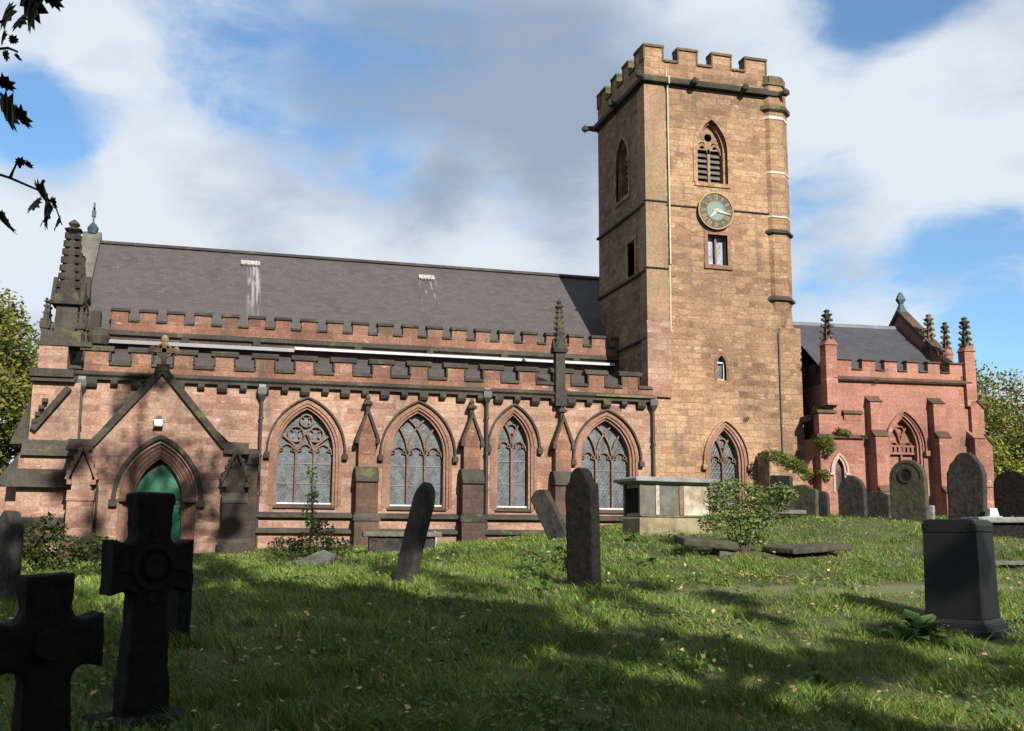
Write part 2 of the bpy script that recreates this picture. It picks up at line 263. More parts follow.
# ------------------------------------------------------------------ mesh helpers
class MB:
    def __init__(s): s.v = []; s.f = []
    def add(s, vs, fs):
        o = len(s.v); s.v += [tuple(v) for v in vs]; s.f += [tuple(i+o for i in f) for f in fs]; return s
    def box(s, x0, x1, y0, y1, z0, z1):
        return s.add([(x0,y0,z0),(x1,y0,z0),(x1,y1,z0),(x0,y1,z0),(x0,y0,z1),(x1,y0,z1),(x1,y1,z1),(x0,y1,z1)],
              [(0,3,2,1),(4,5,6,7),(0,1,5,4),(1,2,6,5),(2,3,7,6),(3,0,4,7)])
    def frust(s, c, w0, d0, z0, w1, d1, z1, dx=0, dy=0):
        x, y = c; q = lambda w,d,z,ox,oy: [(x+ox-w/2,y+oy-d/2,z),(x+ox+w/2,y+oy-d/2,z),(x+ox+w/2,y+oy+d/2,z),(x+ox-w/2,y+oy+d/2,z)]
        return s.add(q(w0,d0,z0,0,0)+q(w1,d1,z1,dx,dy), [(0,3,2,1),(4,5,6,7),(0,1,5,4),(1,2,6,5),(2,3,7,6),(3,0,4,7)])
    def _tess(s, loops):
        flat = [p for l in loops for p in l]
        tris = geometry.tessellate_polygon([[Vector((p[0],p[1],0)) for p in l] for l in loops])
        return flat, tris
    def prism(s, pts, y0, y1, holes=()):             # outline in XZ pushed from y0 to y1, holes cut through
        flat, tris = s._tess([list(pts)]+[list(h) for h in holes]); n = len(flat)
        vs = [(p[0],y0,p[1]) for p in flat]+[(p[0],y1,p[1]) for p in flat]
        fs = [tuple(t) for t in tris]+[tuple(i+n for i in reversed(t)) for t in tris]
        o = 0
        for l in [list(pts)]+[list(h) for h in holes]:
            k = len(l)
            for i in range(k): fs.append((o+i, o+(i+1)%k, o+(i+1)%k+n, o+i+n))
            o += k
        return s.add(vs, fs)
    def prism_x(s, pts, x0, x1):                     # outline in YZ
        t = MB().prism([(p[0],p[1]) for p in pts], x0, x1); return s.add([(v[1],v[0],v[2]) for v in t.v], t.f)
    def prism_z(s, pts, z0, z1):
        t = MB().prism(pts, z0, z1); return s.add([(v[0],v[2],v[1]) for v in t.v], t.f)
    def loft(s, rings):                              # rings of equal length, capped
        n = len(rings[0]); o = len(s.v); vs = [p for r in rings for p in r]; fs = []
        for k in range(len(rings)-1):
            for i in range(n): fs.append((k*n+i, k*n+(i+1)%n, (k+1)*n+(i+1)%n, (k+1)*n+i))
        fs.append(tuple(reversed(range(n)))); fs.append(tuple((len(rings)-1)*n+i for i in range(n)))
        return s.add(vs, fs)
    def lathe(s, c, prof, n=12, rot=0):              # profile [(r,z)]
        return s.loft([[(c[0]+r*math.cos(2*math.pi*i/n+rot), c[1]+r*math.sin(2*math.pi*i/n+rot), z) for i in range(n)] for r, z in prof])
    def tube(s, pts, rad, n=8):
        pts = [Vector(p) for p in pts]; rs = rad if isinstance(rad, (list,tuple)) else [rad]*len(pts); rings = []
        for i, p in enumerate(pts):
            t = (pts[min(i+1,len(pts)-1)]-pts[max(i-1,0)]).normalized()
            a = t.cross(Vector((0,0,1)) if abs(t.z) < .9 else Vector((1,0,0))).normalized(); b = t.cross(a)
            rings.append([tuple(p+a*rs[i]*math.cos(2*math.pi*k/n)+b*rs[i]*math.sin(2*math.pi*k/n)) for k in range(n)])
        return s.loft(rings)
    def sweep(s, path, w0, w1, y0, y1, closed=False):   # ribbon along an XZ path between normal offsets w0..w1
        n = len(path); off = []
        for i, p in enumerate(path):
            a = path[i-1] if (i or closed) else p; b = path[(i+1)%n] if (i < n-1 or closed) else p
            d1 = Vector((p[0]-a[0],p[1]-a[1])); d2 = Vector((b[0]-p[0],b[1]-p[1]))
            d1 = d1.normalized() if d1.length > 1e-7 else d2.normalized(); d2 = d2.normalized() if d2.length > 1e-7 else d1
            nn = Vector((-(d1+d2).y, (d1+d2).x)); nn = nn.normalized() if nn.length > 1e-6 else Vector((-d1.y,d1.x))
            k = 1/max(.45, nn.dot(Vector((-d1.y,d1.x)))); off.append(nn*k)
        rings = []
        for p, o in zip(path, off):
            A = (p[0]+o.x*w0, p[1]+o.y*w0); B = (p[0]+o.x*w1, p[1]+o.y*w1)
            rings.append([(A[0],y0,A[1]),(B[0],y0,B[1]),(B[0],y1,B[1]),(A[0],y1,A[1])])
        if not closed: return s.loft(rings)
        vs = [q for r in rings for q in r]; fs = []
        for k in range(n):
            for i in range(4): fs.append((k*4+i, k*4+(i+1)%4, ((k+1)%n)*4+(i+1)%4, ((k+1)%n)*4+i))
        return s.add(vs, fs)
    def xf(s, M):
        s.v = [tuple(M @ Vector(v)) for v in s.v]; return s
    def merge(s, o): return s.add(o.v, o.f)
    def mesh(s, name, mat, smooth=False):
        me = bpy.data.meshes.new(name); me.from_pydata(s.v, [], s.f)
        bm = bmesh.new(); bm.from_mesh(me); bmesh.ops.recalc_face_normals(bm, faces=bm.faces); bm.to_mesh(me); bm.free()
        if mat: me.materials.append(mat)
        if smooth: me.polygons.foreach_set('use_smooth', [True]*len(me.polygons))
        me.update(); return me
    def build(s, name, mat, parent=None, loc=None, rot=0, bevel=0, smooth=False, label=None, seg=2):
        o = bpy.data.objects.new(name, s.mesh(name, mat, smooth)); COL.objects.link(o)
        if parent: o.parent = parent
        if loc: o.location = loc
        if rot: o.rotation_euler.z = rot
        if bevel:
            b = o.modifiers.new('bevel', 'BEVEL'); b.width = bevel; b.segments = seg; b.limit_method = 'ANGLE'; b.angle_limit = R(35)
        if label: o['label'] = label
        return o
def tag(o, label, cat, group=None, kind=None):
    o['label'] = label; o['category'] = cat
    if group: o['group'] = group
    if kind: o['kind'] = kind
    return o
def empty(name, loc, rz=0):
    o = bpy.data.objects.new(name, None); COL.objects.link(o); o.location = loc; o.rotation_euler.z = rz; o.empty_display_size = .3; return o

def arch(cx, hw, zs, rise, n=12, base=None):          # pointed arch from left springing over the apex to the right one
    Rr = (hw*hw+rise*rise)/(2*hw); c = hw-Rr; a1 = math.atan2(rise, -c); pts = []
    right = [(cx+c+Rr*math.cos(a1*i/n), zs+Rr*math.sin(a1*i/n)) for i in range(n+1)]
    left = [(2*cx-x, z) for x, z in right]
    p = left + right[::-1][1:]
    if base is not None: p = [(cx-hw, base)] + p + [(cx+hw, base)]
    return p

# ------------------------------------------------------------------ ground
CTRL = [(-1.25,9.0,-1.42),(-0.4,9.2,-1.50),(0.69,8.40,-1.42),(2.36,8.50,-1.46),(4.66,8.80,-1.59),(7.65,9.50,-1.82),(-0.90,11.50,-1.15),(0.91,11.20,-1.17),(3.19,11.50,-1.19),(5.86,12.00,-1.30),(10.47,13.60,-1.24),(-0.21,13.0,-1.02),(-0.05,15.60,-0.82),(3.08,17.50,-0.63),(5.71,16.50,-0.74),(8.25,15.80,-0.88),(12.41,17.00,-0.81),(2.47,23.00,-0.49),(-0.09,21.00,-0.63),(5.66,23.00,-0.30),(8.32,20.50,-0.35),(11.82,20.00,-0.34),(15.37,21.00,-0.39),(-2.09,18.00,-0.90),(-1.46,31.50,-0.48),(-2.48,16.00,-0.80),(1.57,33.00,-0.27),(4.68,33.30,-0.15),(8.38,33.30,0.02),(8.92,27.50,0.03),(10.00,24.00,0.20),(10.36,20.00,-0.34),(12.78,26.00,0.33),(16.37,28.00,0.72),(19.95,28.00,0.63),(21.85,28.00,0.66),(21.02,26.00,0.39),(19.20,29.50,0.78),(25.25,30.00,0.82),(20.24,30.00,0.80),(4.49,27.00,-0.30),(-3.92,31.00,-0.53),(15.52,33.00,0.86),(14.53,26.00,0.72),(0,3,-1.5),(-5,9,-1.4),(8,3,-1.7),(-5,3,-1.5),(22,33,.95),(27,33,.95),(14,14,-1.1),(22,22,.0)]
_P = np.array(CTRL)
def _k(r2_): return .5*r2_*np.log(r2_+1e-9)
def _fit():
    n = len(_P); d = ((_P[:,None,:2]-_P[None,:,:2])**2).sum(-1); K = _k(d)+np.eye(n)*2.0
    A = np.zeros((n+3,n+3)); A[:n,:n] = K; A[:n,n] = 1; A[:n,n+1:] = _P[:,:2]; A[n:,:n] = A[:n,n:].T
    return np.linalg.solve(A, np.concatenate([_P[:,2], [0,0,0]]))
_W = _fit()
def gz(x, y):
    x = np.atleast_1d(np.asarray(x, float)); y = np.atleast_1d(np.asarray(y, float))
    xc = np.clip(x, -6, 28); yc = np.clip(y, 3, 34); out = np.empty(len(x))
    for i in range(0, len(x), 50000):
        a = xc[i:i+50000]; b = yc[i:i+50000]
        d = (a[:,None]-_P[None,:,0])**2+(b[:,None]-_P[None,:,1])**2
        out[i:i+50000] = _k(d)@_W[:-3]+_W[-3]+_W[-2]*a+_W[-1]*b
    out += .022*np.sin(x*2.1+1.3*np.sin(y*1.1))*np.sin(y*1.9+x*.6)+.012*np.sin(x*5.3+y*3.1)*np.sin(y*4.7-x)
    return out
def g1(x, y): return float(gz(x, y)[0])

def ground():
    xs = np.concatenate([[-900,-400,-150,-70,-40,-25,-16,-11], np.arange(-8, 30.01, .2), [32,36,45,60,90,160,400,900]])
    ys = np.concatenate([[-600,-250,-90,-40,-20,-10,-4,0], np.arange(3, 35, .2), [36,40,50,70,110,200,500,1500]])
    X, Y = np.meshgrid(xs, ys); Z = gz(X.ravel(), Y.ravel())
    nx, ny = len(xs), len(ys); v = np.stack([X.ravel(), Y.ravel(), Z], 1)
    f = [(j*nx+i, j*nx+i+1, (j+1)*nx+i+1, (j+1)*nx+i) for j in range(ny-1) for i in range(nx-1)]
    me = bpy.data.meshes.new('ground'); me.from_pydata(v.tolist(), [], f); me.polygons.foreach_set('use_smooth', [True]*len(f))
    m, nt, b = newmat('turf_soil', .95); L = nt.links.new
    P = nt.nodes.new('ShaderNodeTexCoord').outputs['Object']
    c = mixc(nt, mrange(nt, nz(nt,P,.6,5), .35,.65), (.035,.045,.012), (.06,.08,.018))
    c = mixc(nt, mrange(nt, nz(nt,P,11,6,.7), .4,.7), c, (.035,.028,.016)); c = mixc(nt, mrange(nt, nz(nt,P,.8,4), .55,.68), c, (.07,.055,.03))
    sep = nt.nodes.new('ShaderNodeSeparateXYZ'); L(P, sep.inputs[0])
    # the worn footpath that crosses the lawn
    line = mth(nt,'SUBTRACT', sep.outputs[1], mth(nt,'ADD', mth(nt,'MULTIPLY', sep.outputs[0], .12), 15.9))
    band = mrange(nt, mth(nt,'ABSOLUTE', mth(nt,'ADD', line, mth(nt,'MULTIPLY', nz(nt,P,.9,2), .6))), .65, .2)
    inx = mrange(nt, sep.outputs[0], 5.5, 8.5)
    c = mixc(nt, mth(nt,'MULTIPLY', mth(nt,'MULTIPLY', band, inx), .85), c, (.10,.10,.05))
    L(c, b.inputs['Base Color'])
    bp = nt.nodes.new('ShaderNodeBump'); bp.inputs['Strength'].default_value = .8; bp.inputs['Distance'].default_value = .04
    L(nz(nt,P,16,6,.7), bp.inputs['Height']); L(bp.outputs[0], b.inputs['Normal'])
    me.materials.append(m); o = bpy.data.objects.new('ground', me); COL.objects.link(o); o['kind'] = 'structure'
ground()

# ================================================================== THE CHURCH
CH = Vector((8.0, 37.0, 0.0))
church = tag(empty('church', CH), 'red sandstone parish church with battlemented aisle, slate roofs and square clock tower', 'church')
SPLIT = {'weathering','tower_string_course','turret_band','louvre','door_hinges','impost','side_wall','corner_pinnacle','vestry_coping','doorstep','numeral','sill','coping','nave_coping','tower_coping','chapel_coping','turret_string','turret_cornice','string_course','saddle_bar','chapel_buttress','upper_stage','lichen_patch','corner_buttress','dial_rim','corbel'}
def pieces(mb, margin=.012):                          # separate a mesh into the pieces that do not touch
    n = len(mb.v); p = list(range(n))
    def fd(a):
        while p[a] != a: p[a] = p[p[a]]; a = p[a]
        return a
    for f in mb.f:
        for i in f[1:]: p[fd(i)] = fd(f[0])
    comp = {}
    for i in range(n): comp.setdefault(fd(i), []).append(i)
    V = np.array(mb.v); bb = [(V[c].min(0)-margin, V[c].max(0)+margin) for c in comp.values()]; ks = list(comp); m = len(ks); q = list(range(m))
    def f2(a):
        while q[a] != a: a = q[a]
        return a
    for i in range(m):
        for j in range(i):
            if (bb[i][0] <= bb[j][1]).all() and (bb[j][0] <= bb[i][1]).all(): q[f2(i)] = f2(j)
    cid = {k: f2(i) for i, k in enumerate(ks)}; out = {}
    for f in mb.f: out.setdefault(cid[fd(f[0])], []).append(f)
    res = []
    for fs_ in out.values():
        mp = {}; t = MB()
        for f in fs_:
            for i in f:
                if i not in mp: mp[i] = len(t.v); t.v.append(mb.v[i])
            t.f.append(tuple(mp[i] for i in f))
        res.append(t)
    return res
def put(mb, name, mat, par, **k):
    if name in SPLIT:
        os_ = [t.build(name, mat, par, **k) for t in pieces(mb)]; return os_[0]
    return mb.build(name, mat, par, **k)
def part(mb, name, mat, parent=None, **k):            # mesh written in world coordinates
    if parent is None: return put(mb, name, mat, church, loc=-CH, **k)
    return put(mb, name, mat, parent, **k)

# ---- aisle wall with its window openings
FY = 34.0
WINS = [(2.82, .84, 2.72, 1.32, 1.12), (6.31, .85, 2.72, 1.33, 1.10), (9.46, .52, 3.02, 1.06, 1.10), (12.67, .85, 2.72, 1.30, 1.08)]
AX0, AX1 = -4.3, 14.34
holes = [arch(cx, hw+.17, zs, rise+.17, 12, sill-.12) for cx, hw, zs, rise, sill in WINS]
PCX = -1.47
outer = [(AX0,-1.0),(AX1,-1.0),(AX1,4.66),(AX0,4.66)]
part(MB().prism(outer, FY, FY+.5, [h[::-1] for h in holes]), 'aisle_wall', RED)
part(MB().box(AX0-.12,AX0+.02,FY+.02,41.2,-1,4.66), 'end_wall', RED)
pl = MB()
pl.prism_x([(FY-.15,-1.0),(FY+.1,-1.0),(FY+.1,.66),(FY-.10,.60),(FY-.15,.57)], 1.3, AX1-.02)
part(pl, 'plinth', RED)
part(MB().prism_x([(FY-.24,.69),(FY+.05,.67),(FY+.05,.86),(FY-.02,.86),(FY-.24,.75)], 1.25, AX1-.02)
     .prism_x([(FY-.30,.22),(FY-.1,.20),(FY-.1,.38),(FY-.16,.38),(FY-.30,.30)], 1.25, AX1-.02), 'string_course', DARK, bevel=.01)
# cornice with corbels
cn = MB().prism_x([(FY-.16,4.66),(FY-.16,4.74),(FY-.24,4.80),(FY-.24,4.86),(FY-.06,4.93),(FY+.3,4.93),(FY+.3,4.66)], AX0-.9, AX1+.02)
k = 0; x = AX0+.2
while x < AX1-.1:
    big = k % 2; w = .14 if big else .10; d = .22 if big else .17
    if not (-2.0 < x < -1.0): cn.prism_x([(FY-.2,4.665),(FY+.03,4.665),(FY+.03,4.655-d),(FY-.12,4.655-d),(FY-.2,4.655-d*.55)], x-w, x+w)
    x += .62; k += 1
part(cn, 'cornice', DARK, bevel=.012)

def battlement(x0, period, n, body, zc, zt, y0, y1, stone, cope, zb, x_end, cap_over=.09, lo_t=.09, up_t=.11, side=True, xs=None, name='parapet', parent=None, **k):
    """wall from zb to zc, merlons of width body up to zt, copings on both levels"""
    p = MB(); c = MB(); ms = xs or [x0+i*period for i in range(n)]
    xa = xs[0][0] if xs else x0-period*.4
    p.box(xa, x_end, y0, y1, zb, zc)
    spans = ms if xs else [(m, m+body) for m in ms]
    prev = xa
    for a, b_ in spans:
        p.box(a, b_, y0, y1, zc, zt)
        c.prism_x([(y0-.06,zt-.004),(y1+.06,zt-.004),(y1+.06,zt+up_t*.6),((y0+y1)/2+.03,zt+up_t),((y0+y1)/2-.03,zt+up_t),(y0-.06,zt+up_t*.6)], a-cap_over, b_+cap_over)
        if side:
            c.box(a-.045, a+.012, y0-.03, y1+.03, zc+lo_t, zt-.006); c.box(b_-.012, b_+.045, y0-.03, y1+.03, zc+lo_t, zt-.006)
        if a-prev > .06: c.prism_x([(y0-.06,zc-.004),(y1+.06,zc-.004),(y1+.06,zc+lo_t*.6),((y0+y1)/2,zc+lo_t),(y0-.06,zc+lo_t*.6)], prev+.012, a-.012)
        prev = b_
    if x_end-prev > .06: c.prism_x([(y0-.06,zc-.004),(y1+.06,zc-.004),(y1+.06,zc+lo_t*.6),((y0+y1)/2,zc+lo_t),(y0-.06,zc+lo_t*.6)], prev+.012, x_end)
    return p, c
sp = []
x = -3.62
while x < AX1-.3: sp.append((x, min(x+.56, AX1-.02))); x += 1.205
sp[0] = (-3.75, sp[0][1])
p, c = battlement(0,0,0,0, 5.12, 5.54, FY-.02, FY+.28, RED, DARK, 4.93, AX1-.01, xs=sp, cap_over=.13, lo_t=.14, up_t=.18)
pa = part(p, 'parapet', PARA, bevel=.01); part(c, 'coping', DARK, pa, bevel=.012)
# lichened coping stretch next to the tower
part(MB().box(12.2,14.3,FY-.26,FY-.235,4.79,4.87), 'lichen_patch', MOSSY)

# ---- buttresses between the windows
def buttress(cx):
    b = MB(); y = FY
    b.box(cx-.38, cx+.38, y-.62, y+.05, -1.0, .60)
    b.box(cx-.34, cx+.34, y-.52, y+.05, .86, 1.80)
    o = part(b, 'buttress', SOOT, bevel=.012)
    u = MB(); u.box(cx-.265, cx+.265, y-.32, y+.05, 2.26, 3.2); u.prism([(cx-.265,3.2),(cx+.265,3.2),(cx,3.92)], y-.32, y+.05)
    part(u, 'upper_stage', PARA, o, bevel=.01)
    d = MB(); d.box(cx-.42,cx+.42,y-.66,y+.02,.604,.72); d.frust((cx,y-.28),.84,.72,.72,.70,.5,.86)
    d.prism_x([(y-.60,1.80),(y+.05,1.80),(y+.05,2.27),(y-.33,2.27),(y-.60,1.90)], cx-.36, cx+.36)
    d.sweep([(cx-.30,3.06),(cx-.29,3.16),(cx,3.96),(cx+.29,3.16),(cx+.30,3.06)], -.02, .075, y-.42, y+.03)
    d.box(cx-.38,cx-.26,y-.43,y,2.98,3.14); d.box(cx+.26,cx+.38,y-.43,y,2.98,3.14)
    d.frust((cx,y-.2),.14,.14,3.95,.10,.10,4.22); d.frust((cx,y-.2),.26,.26,4.20,.30,.30,4.26); d.frust((cx,y-.2),.30,.30,4.26,.10,.10,4.36); d.frust((cx,y-.2),.10,.10,4.36,.16,.16,4.42); d.frust((cx,y-.2),.16,.16,4.42,.03,.03,4.54)
    part(d, 'weathering', DARK, o, bevel=.01)
for cx in (4.66, 8.00, 11.05): buttress(cx)

# ---- windows
def clip_in(cx, hw, zs, rise, pts):
    Rr = (hw*hw+rise*rise)/(2*hw); c = hw-Rr; out = []
    for x, z in pts:
        ok = z <= zs or math.hypot(abs(x-cx)-c, z-zs) <= Rr+.01
        if not ok: break
        out.append((x, z))
    return out
def circle(cx, cz, r, n=16): return [(cx+r*math.cos(2*math.pi*i/n), cz+r*math.sin(2*math.pi*i/n)) for i in range(n)]
def window(cx, hw, zs, rise, sill, lights, style, y=FY, stone=MOULD, hood_m=DARK, hood=(.30,.36), stop=-.16, glass=GLASS, bars=True, name='window', parent=None, wrap=part):
    fr = MB()
    # two stepped orders of moulding round the opening
    fr.sweep(arch(cx, hw, zs, rise, 12, sill-.1), 0, .10, y+.10, y+.42)
    fr.sweep(arch(cx, hw+.08, zs, rise+.08, 12, sill-.1), 0, .085, y+.02, y+.30)
    fr.sweep(arch(cx, hw+.165, zs, rise+.165, 12, sill-.05), 0, .10, y-.025, y+.12)
    w = wrap(fr, name, stone, parent)
    if parent: subp = lambda mb, n, m, **k: put(mb, n, m, w, **k)
    else: subp = lambda mb, n, m, **k: part(mb, n, m, w, **k)
    subp(MB().prism(arch(cx, hw+.02, zs, rise+.02, 12, sill), y+.36, y+.40), 'glass', glass)
    t = MB(); ty0, ty1 = y+.24, y+.355; b = .028
    Rr = (hw*hw+rise*rise)/(2*hw)
    step = 2*hw/lights
    for i in range(1, lights):
        t.box(cx-hw+i*step-.034, cx-hw+i*step+.034, ty0, ty1, sill, zs+.02)
    def arc(x0, sgn):   # arc of the main radius leaving a mullion
        return [(x0+sgn*(Rr-Rr*math.cos(a)), zs+Rr*math.sin(a)) for a in [k*.05 for k in range(1, 26)]]
    if style == 'intersect':
        for i in range(0, lights+1):
            x0 = cx-hw+i*step
            for sg in (1, -1):
                if (i == 0 and sg == 1) or (i == lights and sg == -1): continue
                q = clip_in(cx, hw, zs, rise, [(x0, zs)]+arc(x0, sg))
                if len(q) > 2: t.sweep(q, -b, b, ty0, ty1)
    if style in ('intersect', 'flow', 'y', 'ret'):
        for i in range(lights):      # cusped heads of the lights
            c0 = cx-hw+(i+.5)*step; r = step*.5-.02; zz = zs-.02
            t.sweep(arch(c0, r, zz-.06, r*1.25, 6), -.022, .022, ty0+.02, ty1)
            for sg in (-1, 1): t.sweep([(c0+sg*r, zz+.02), (c0+sg*r*.45, zz+.06), (c0+sg*r*.62, zz+.2)], -.014, .014, ty0+.03, ty1-.01)
    if style == 'flow':
        for c0, cz, r in ((cx-hw*.36, zs+rise*.42, step*.42), (cx+hw*.36, zs+rise*.42, step*.42), (cx, zs+rise*.74, step*.34)):
            t.sweep(circle(c0, cz, r), -.026, .026, ty0, ty1, closed=True)
            for a in range(4):
                aa = math.pi/4+a*math.pi/2
                t.sweep([(c0+r*math.cos(aa), cz+r*math.sin(aa)), (c0+r*.45*math.cos(aa), cz+r*.45*math.sin(aa))], -.02, .02, ty0+.03, ty1-.01)
        for sg in (-1, 1):
            t.sweep(clip_in(cx,hw,zs,rise,[(cx+sg*step*.5, zs), (cx+sg*step*.62, zs+.22), (cx+sg*step*1.05, zs+.42), (cx+sg*hw*.82, zs+.5)]), -b, b, ty0, ty1)
            t.sweep([(cx+sg*step*.5, zs), (cx+sg*step*.2, zs+.4), (cx, zs+.62)], -b, b, ty0, ty1)
    if style in ('y', 'ret'):
        for sg in (-1, 1):
            q = clip_in(cx, hw, zs, rise, [(cx, zs)]+arc(cx, sg)); t.sweep(q, -b, b, ty0, ty1)
        if style == 'ret': t.sweep(circle(cx, zs+rise*.60, hw*.30, 14), -.022, .022, ty0+.01, ty1, closed=True)
    subp(t, 'tracery', TRAC if stone is MOULD else stone, bevel=.008, seg=1)
    if hood_m:
        off, thick = hood
        h = MB(); a = arch(cx, hw+off, zs+stop*.0, rise+off, 14, zs+stop)
        h.sweep(a, .01, thick-off+.015, y-.11, y+.02)
        for sg in (-1, 1): h.box(cx+sg*(hw+off+.045)-.085, cx+sg*(hw+off+.045)+.085, y-.17, y+.02, zs+stop-.19, zs+stop)
        subp(h, 'hood_mould', hood_m, bevel=.015)
    if bars:
        g = MB()
        for j in range(1, 3): g.box(cx-hw+.03, cx+hw-.03, y+.335, y+.35, sill+j*(zs-sill)/2.6, sill+j*(zs-sill)/2.6+.02)
        subp(g, 'saddle_bar', LEAD)
    return w, subp
wn = []
for (cx, hw, zs, rise, sill), li, st in zip(WINS, (3,3,2,3), ('flow','intersect','ret','intersect')):
    w, sub = window(cx, hw, zs, rise, sill, li, st, stop=-.05 if hw > .6 else -.0)
    sub(MB().box(cx-hw+.01, cx+hw-.01, FY+.20, FY+.35, sill-.01, sill+.035), 'sill_board', BOARD)
    sub(MB().prism_x([(FY-.09,sill-.14),(FY+.36,sill-.14),(FY+.36,sill-.012),(FY+.22,sill-.012)], cx-hw-.10, cx+hw+.10)  , 'sill', SOOT, bevel=.01)

# ---- rainwater pipes
def pipe(x, y, zt, zb, name='drainpipe'):
    m = MB(); m.tube([(x,y,zb),(x,y,zt)], .05, 10)
    for z in np.arange(zb+.5, zt-.2, 1.15): m.lathe((x,y), [(.052,z),(.075,z+.01),(.075,z+.07),(.052,z+.08)], 10)
    o = part(m, name, IRON)
    part(MB().frust((x,y),.11,.11,zt-.05,.26,.22,zt+.14).box(x-.14,x+.14,y-.12,y+.12,zt+.14,zt+.34), 'hopper', IRON, o, bevel=.01)
    part(MB().box(x-.10,x+.10,y-.08,y+.1,zt+.345,zt+.44), 'hopper_outlet', LEAD, o)
pipe(1.42, FY-.13, 4.28, -.3); pipe(8.52, FY-.14, 4.46, -.05); pipe(14.30, FY-.12, 4.42, .4); pipe(-3.75, FY-.14, 4.3, 2.7)

# ---- aisle roof, nave parapet, nave roof
part(MB().add([(-4.2,34.25,5.02),(14.3,34.25,5.02),(14.3,37.1,6.15),(-4.2,37.1,6.15)], [(0,1,2,3)]), 'aisle_roof', SLATE)
part(MB().prism_x([(36.78,6.36),(37.12,6.40),(37.12,6.50),(36.78,6.45)], 2.55, 14.05), 'roof_flashing', WHITE)
part(MB().prism_x([(36.80,6.28),(37.12,6.32),(37.12,6.46),(36.80,6.40)], -4.2, 2.54), 'roof_gutter', LEAD)
part(MB().box(-4.3,14.30,37.10,37.5,5.9,6.62), 'nave_wall', SOOT)
nc = MB().prism_x([(36.98,6.60),(37.12,6.56),(37.5,6.56),(37.5,6.76),(37.05,6.76)], -4.4, 14.30)
for x in (-1.0, 1.3, 4.7, 7.2, 9.9, 12.6): nc.box(x-.12, x+.12, 36.84, 37.15, 6.42, 6.60)
part(nc, 'nave_cornice', DARK, bevel=.01)
sp = []; x = -3.35
while x < 14.2: sp.append((x, min(x+.52, 14.28))); x += .875
p, c = battlement(0,0,0,0, 7.06, 7.40, 37.08, 37.36, RED, DARK, 6.762, 14.29, xs=sp, cap_over=.035, lo_t=.11, up_t=.13, side=False)
npa = part(p, 'nave_parapet', PARA, bevel=.01); part(c, 'nave_coping', DARK, npa, bevel=.012)
NR = MB().add([(-4.3,37.3,6.75),(17.0,37.3,6.75),(17.0,41.0,10.72),(-4.3,41.0,10.72),(17.0,44.7,6.75),(-4.3,44.7,6.75)], [(0,1,2,3),(3,2,4,5)])
part(NR, 'nave_roof', SLATE)
part(MB().prism_x([(40.82,10.62),(40.93,10.73),(41.0,10.765),(41.07,10.73),(41.18,10.62),(41,10.74)], -4.3, 17.0), 'ridge_tiles', LEAD if False else DARK)
# west gable with its coping and a finial
part(MB().prism_x([(37.1,4.6),(44.9,4.6),(44.9,6.8),(41.0,10.85),(37.1,6.8)], -4.75, -4.32), 'west_gable', SOOT)
gc = MB()
gc.prism_x([(37.0,6.70),(41.0,10.86),(45.0,6.70),(45.0,6.88),(41.0,11.06),(37.0,6.88)], -4.85, -4.22)
gcp = part(gc, 'gable_coping', GREY, bevel=.01)
part(MB().lathe((-4.53,41), [(.17,10.98),(.2,11.2),(.1,11.34),(.05,11.4)], 8).box(-4.56,-4.50,40.97,41.03,11.4,12.15).box(-4.6,-4.46,40.94,41.06,11.62,11.85).box(-4.56,-4.50,40.84,41.16,11.92,11.98), 'finial', COPPER, gcp)
# roof vents with their pale lead
def slope_z(y): return 6.75+(y-37.3)*(10.72-6.75)/3.7
for x0, x1, y in ((.72,1.42,40.35),(7.38,8.0,40.26)):
    z = slope_z(y); m = MB().prism_x([(y-.02,z-.02),(y-.10,z+.05),(y+.08,z+.24),(y+.16,z+.17)], x0, x1)
    for i in range(4): m.box(x0+.06+i*(x1-x0-.1)/4, x0+.10+i*(x1-x0-.1)/4, y-.13, y-.04, z+.02, z+.10)
    part(m, 'roof_vent', simple('weathered_white_lead', (.36,.36,.34), .6, scale=14, col2=(.15,.15,.14)), bevel=.01)

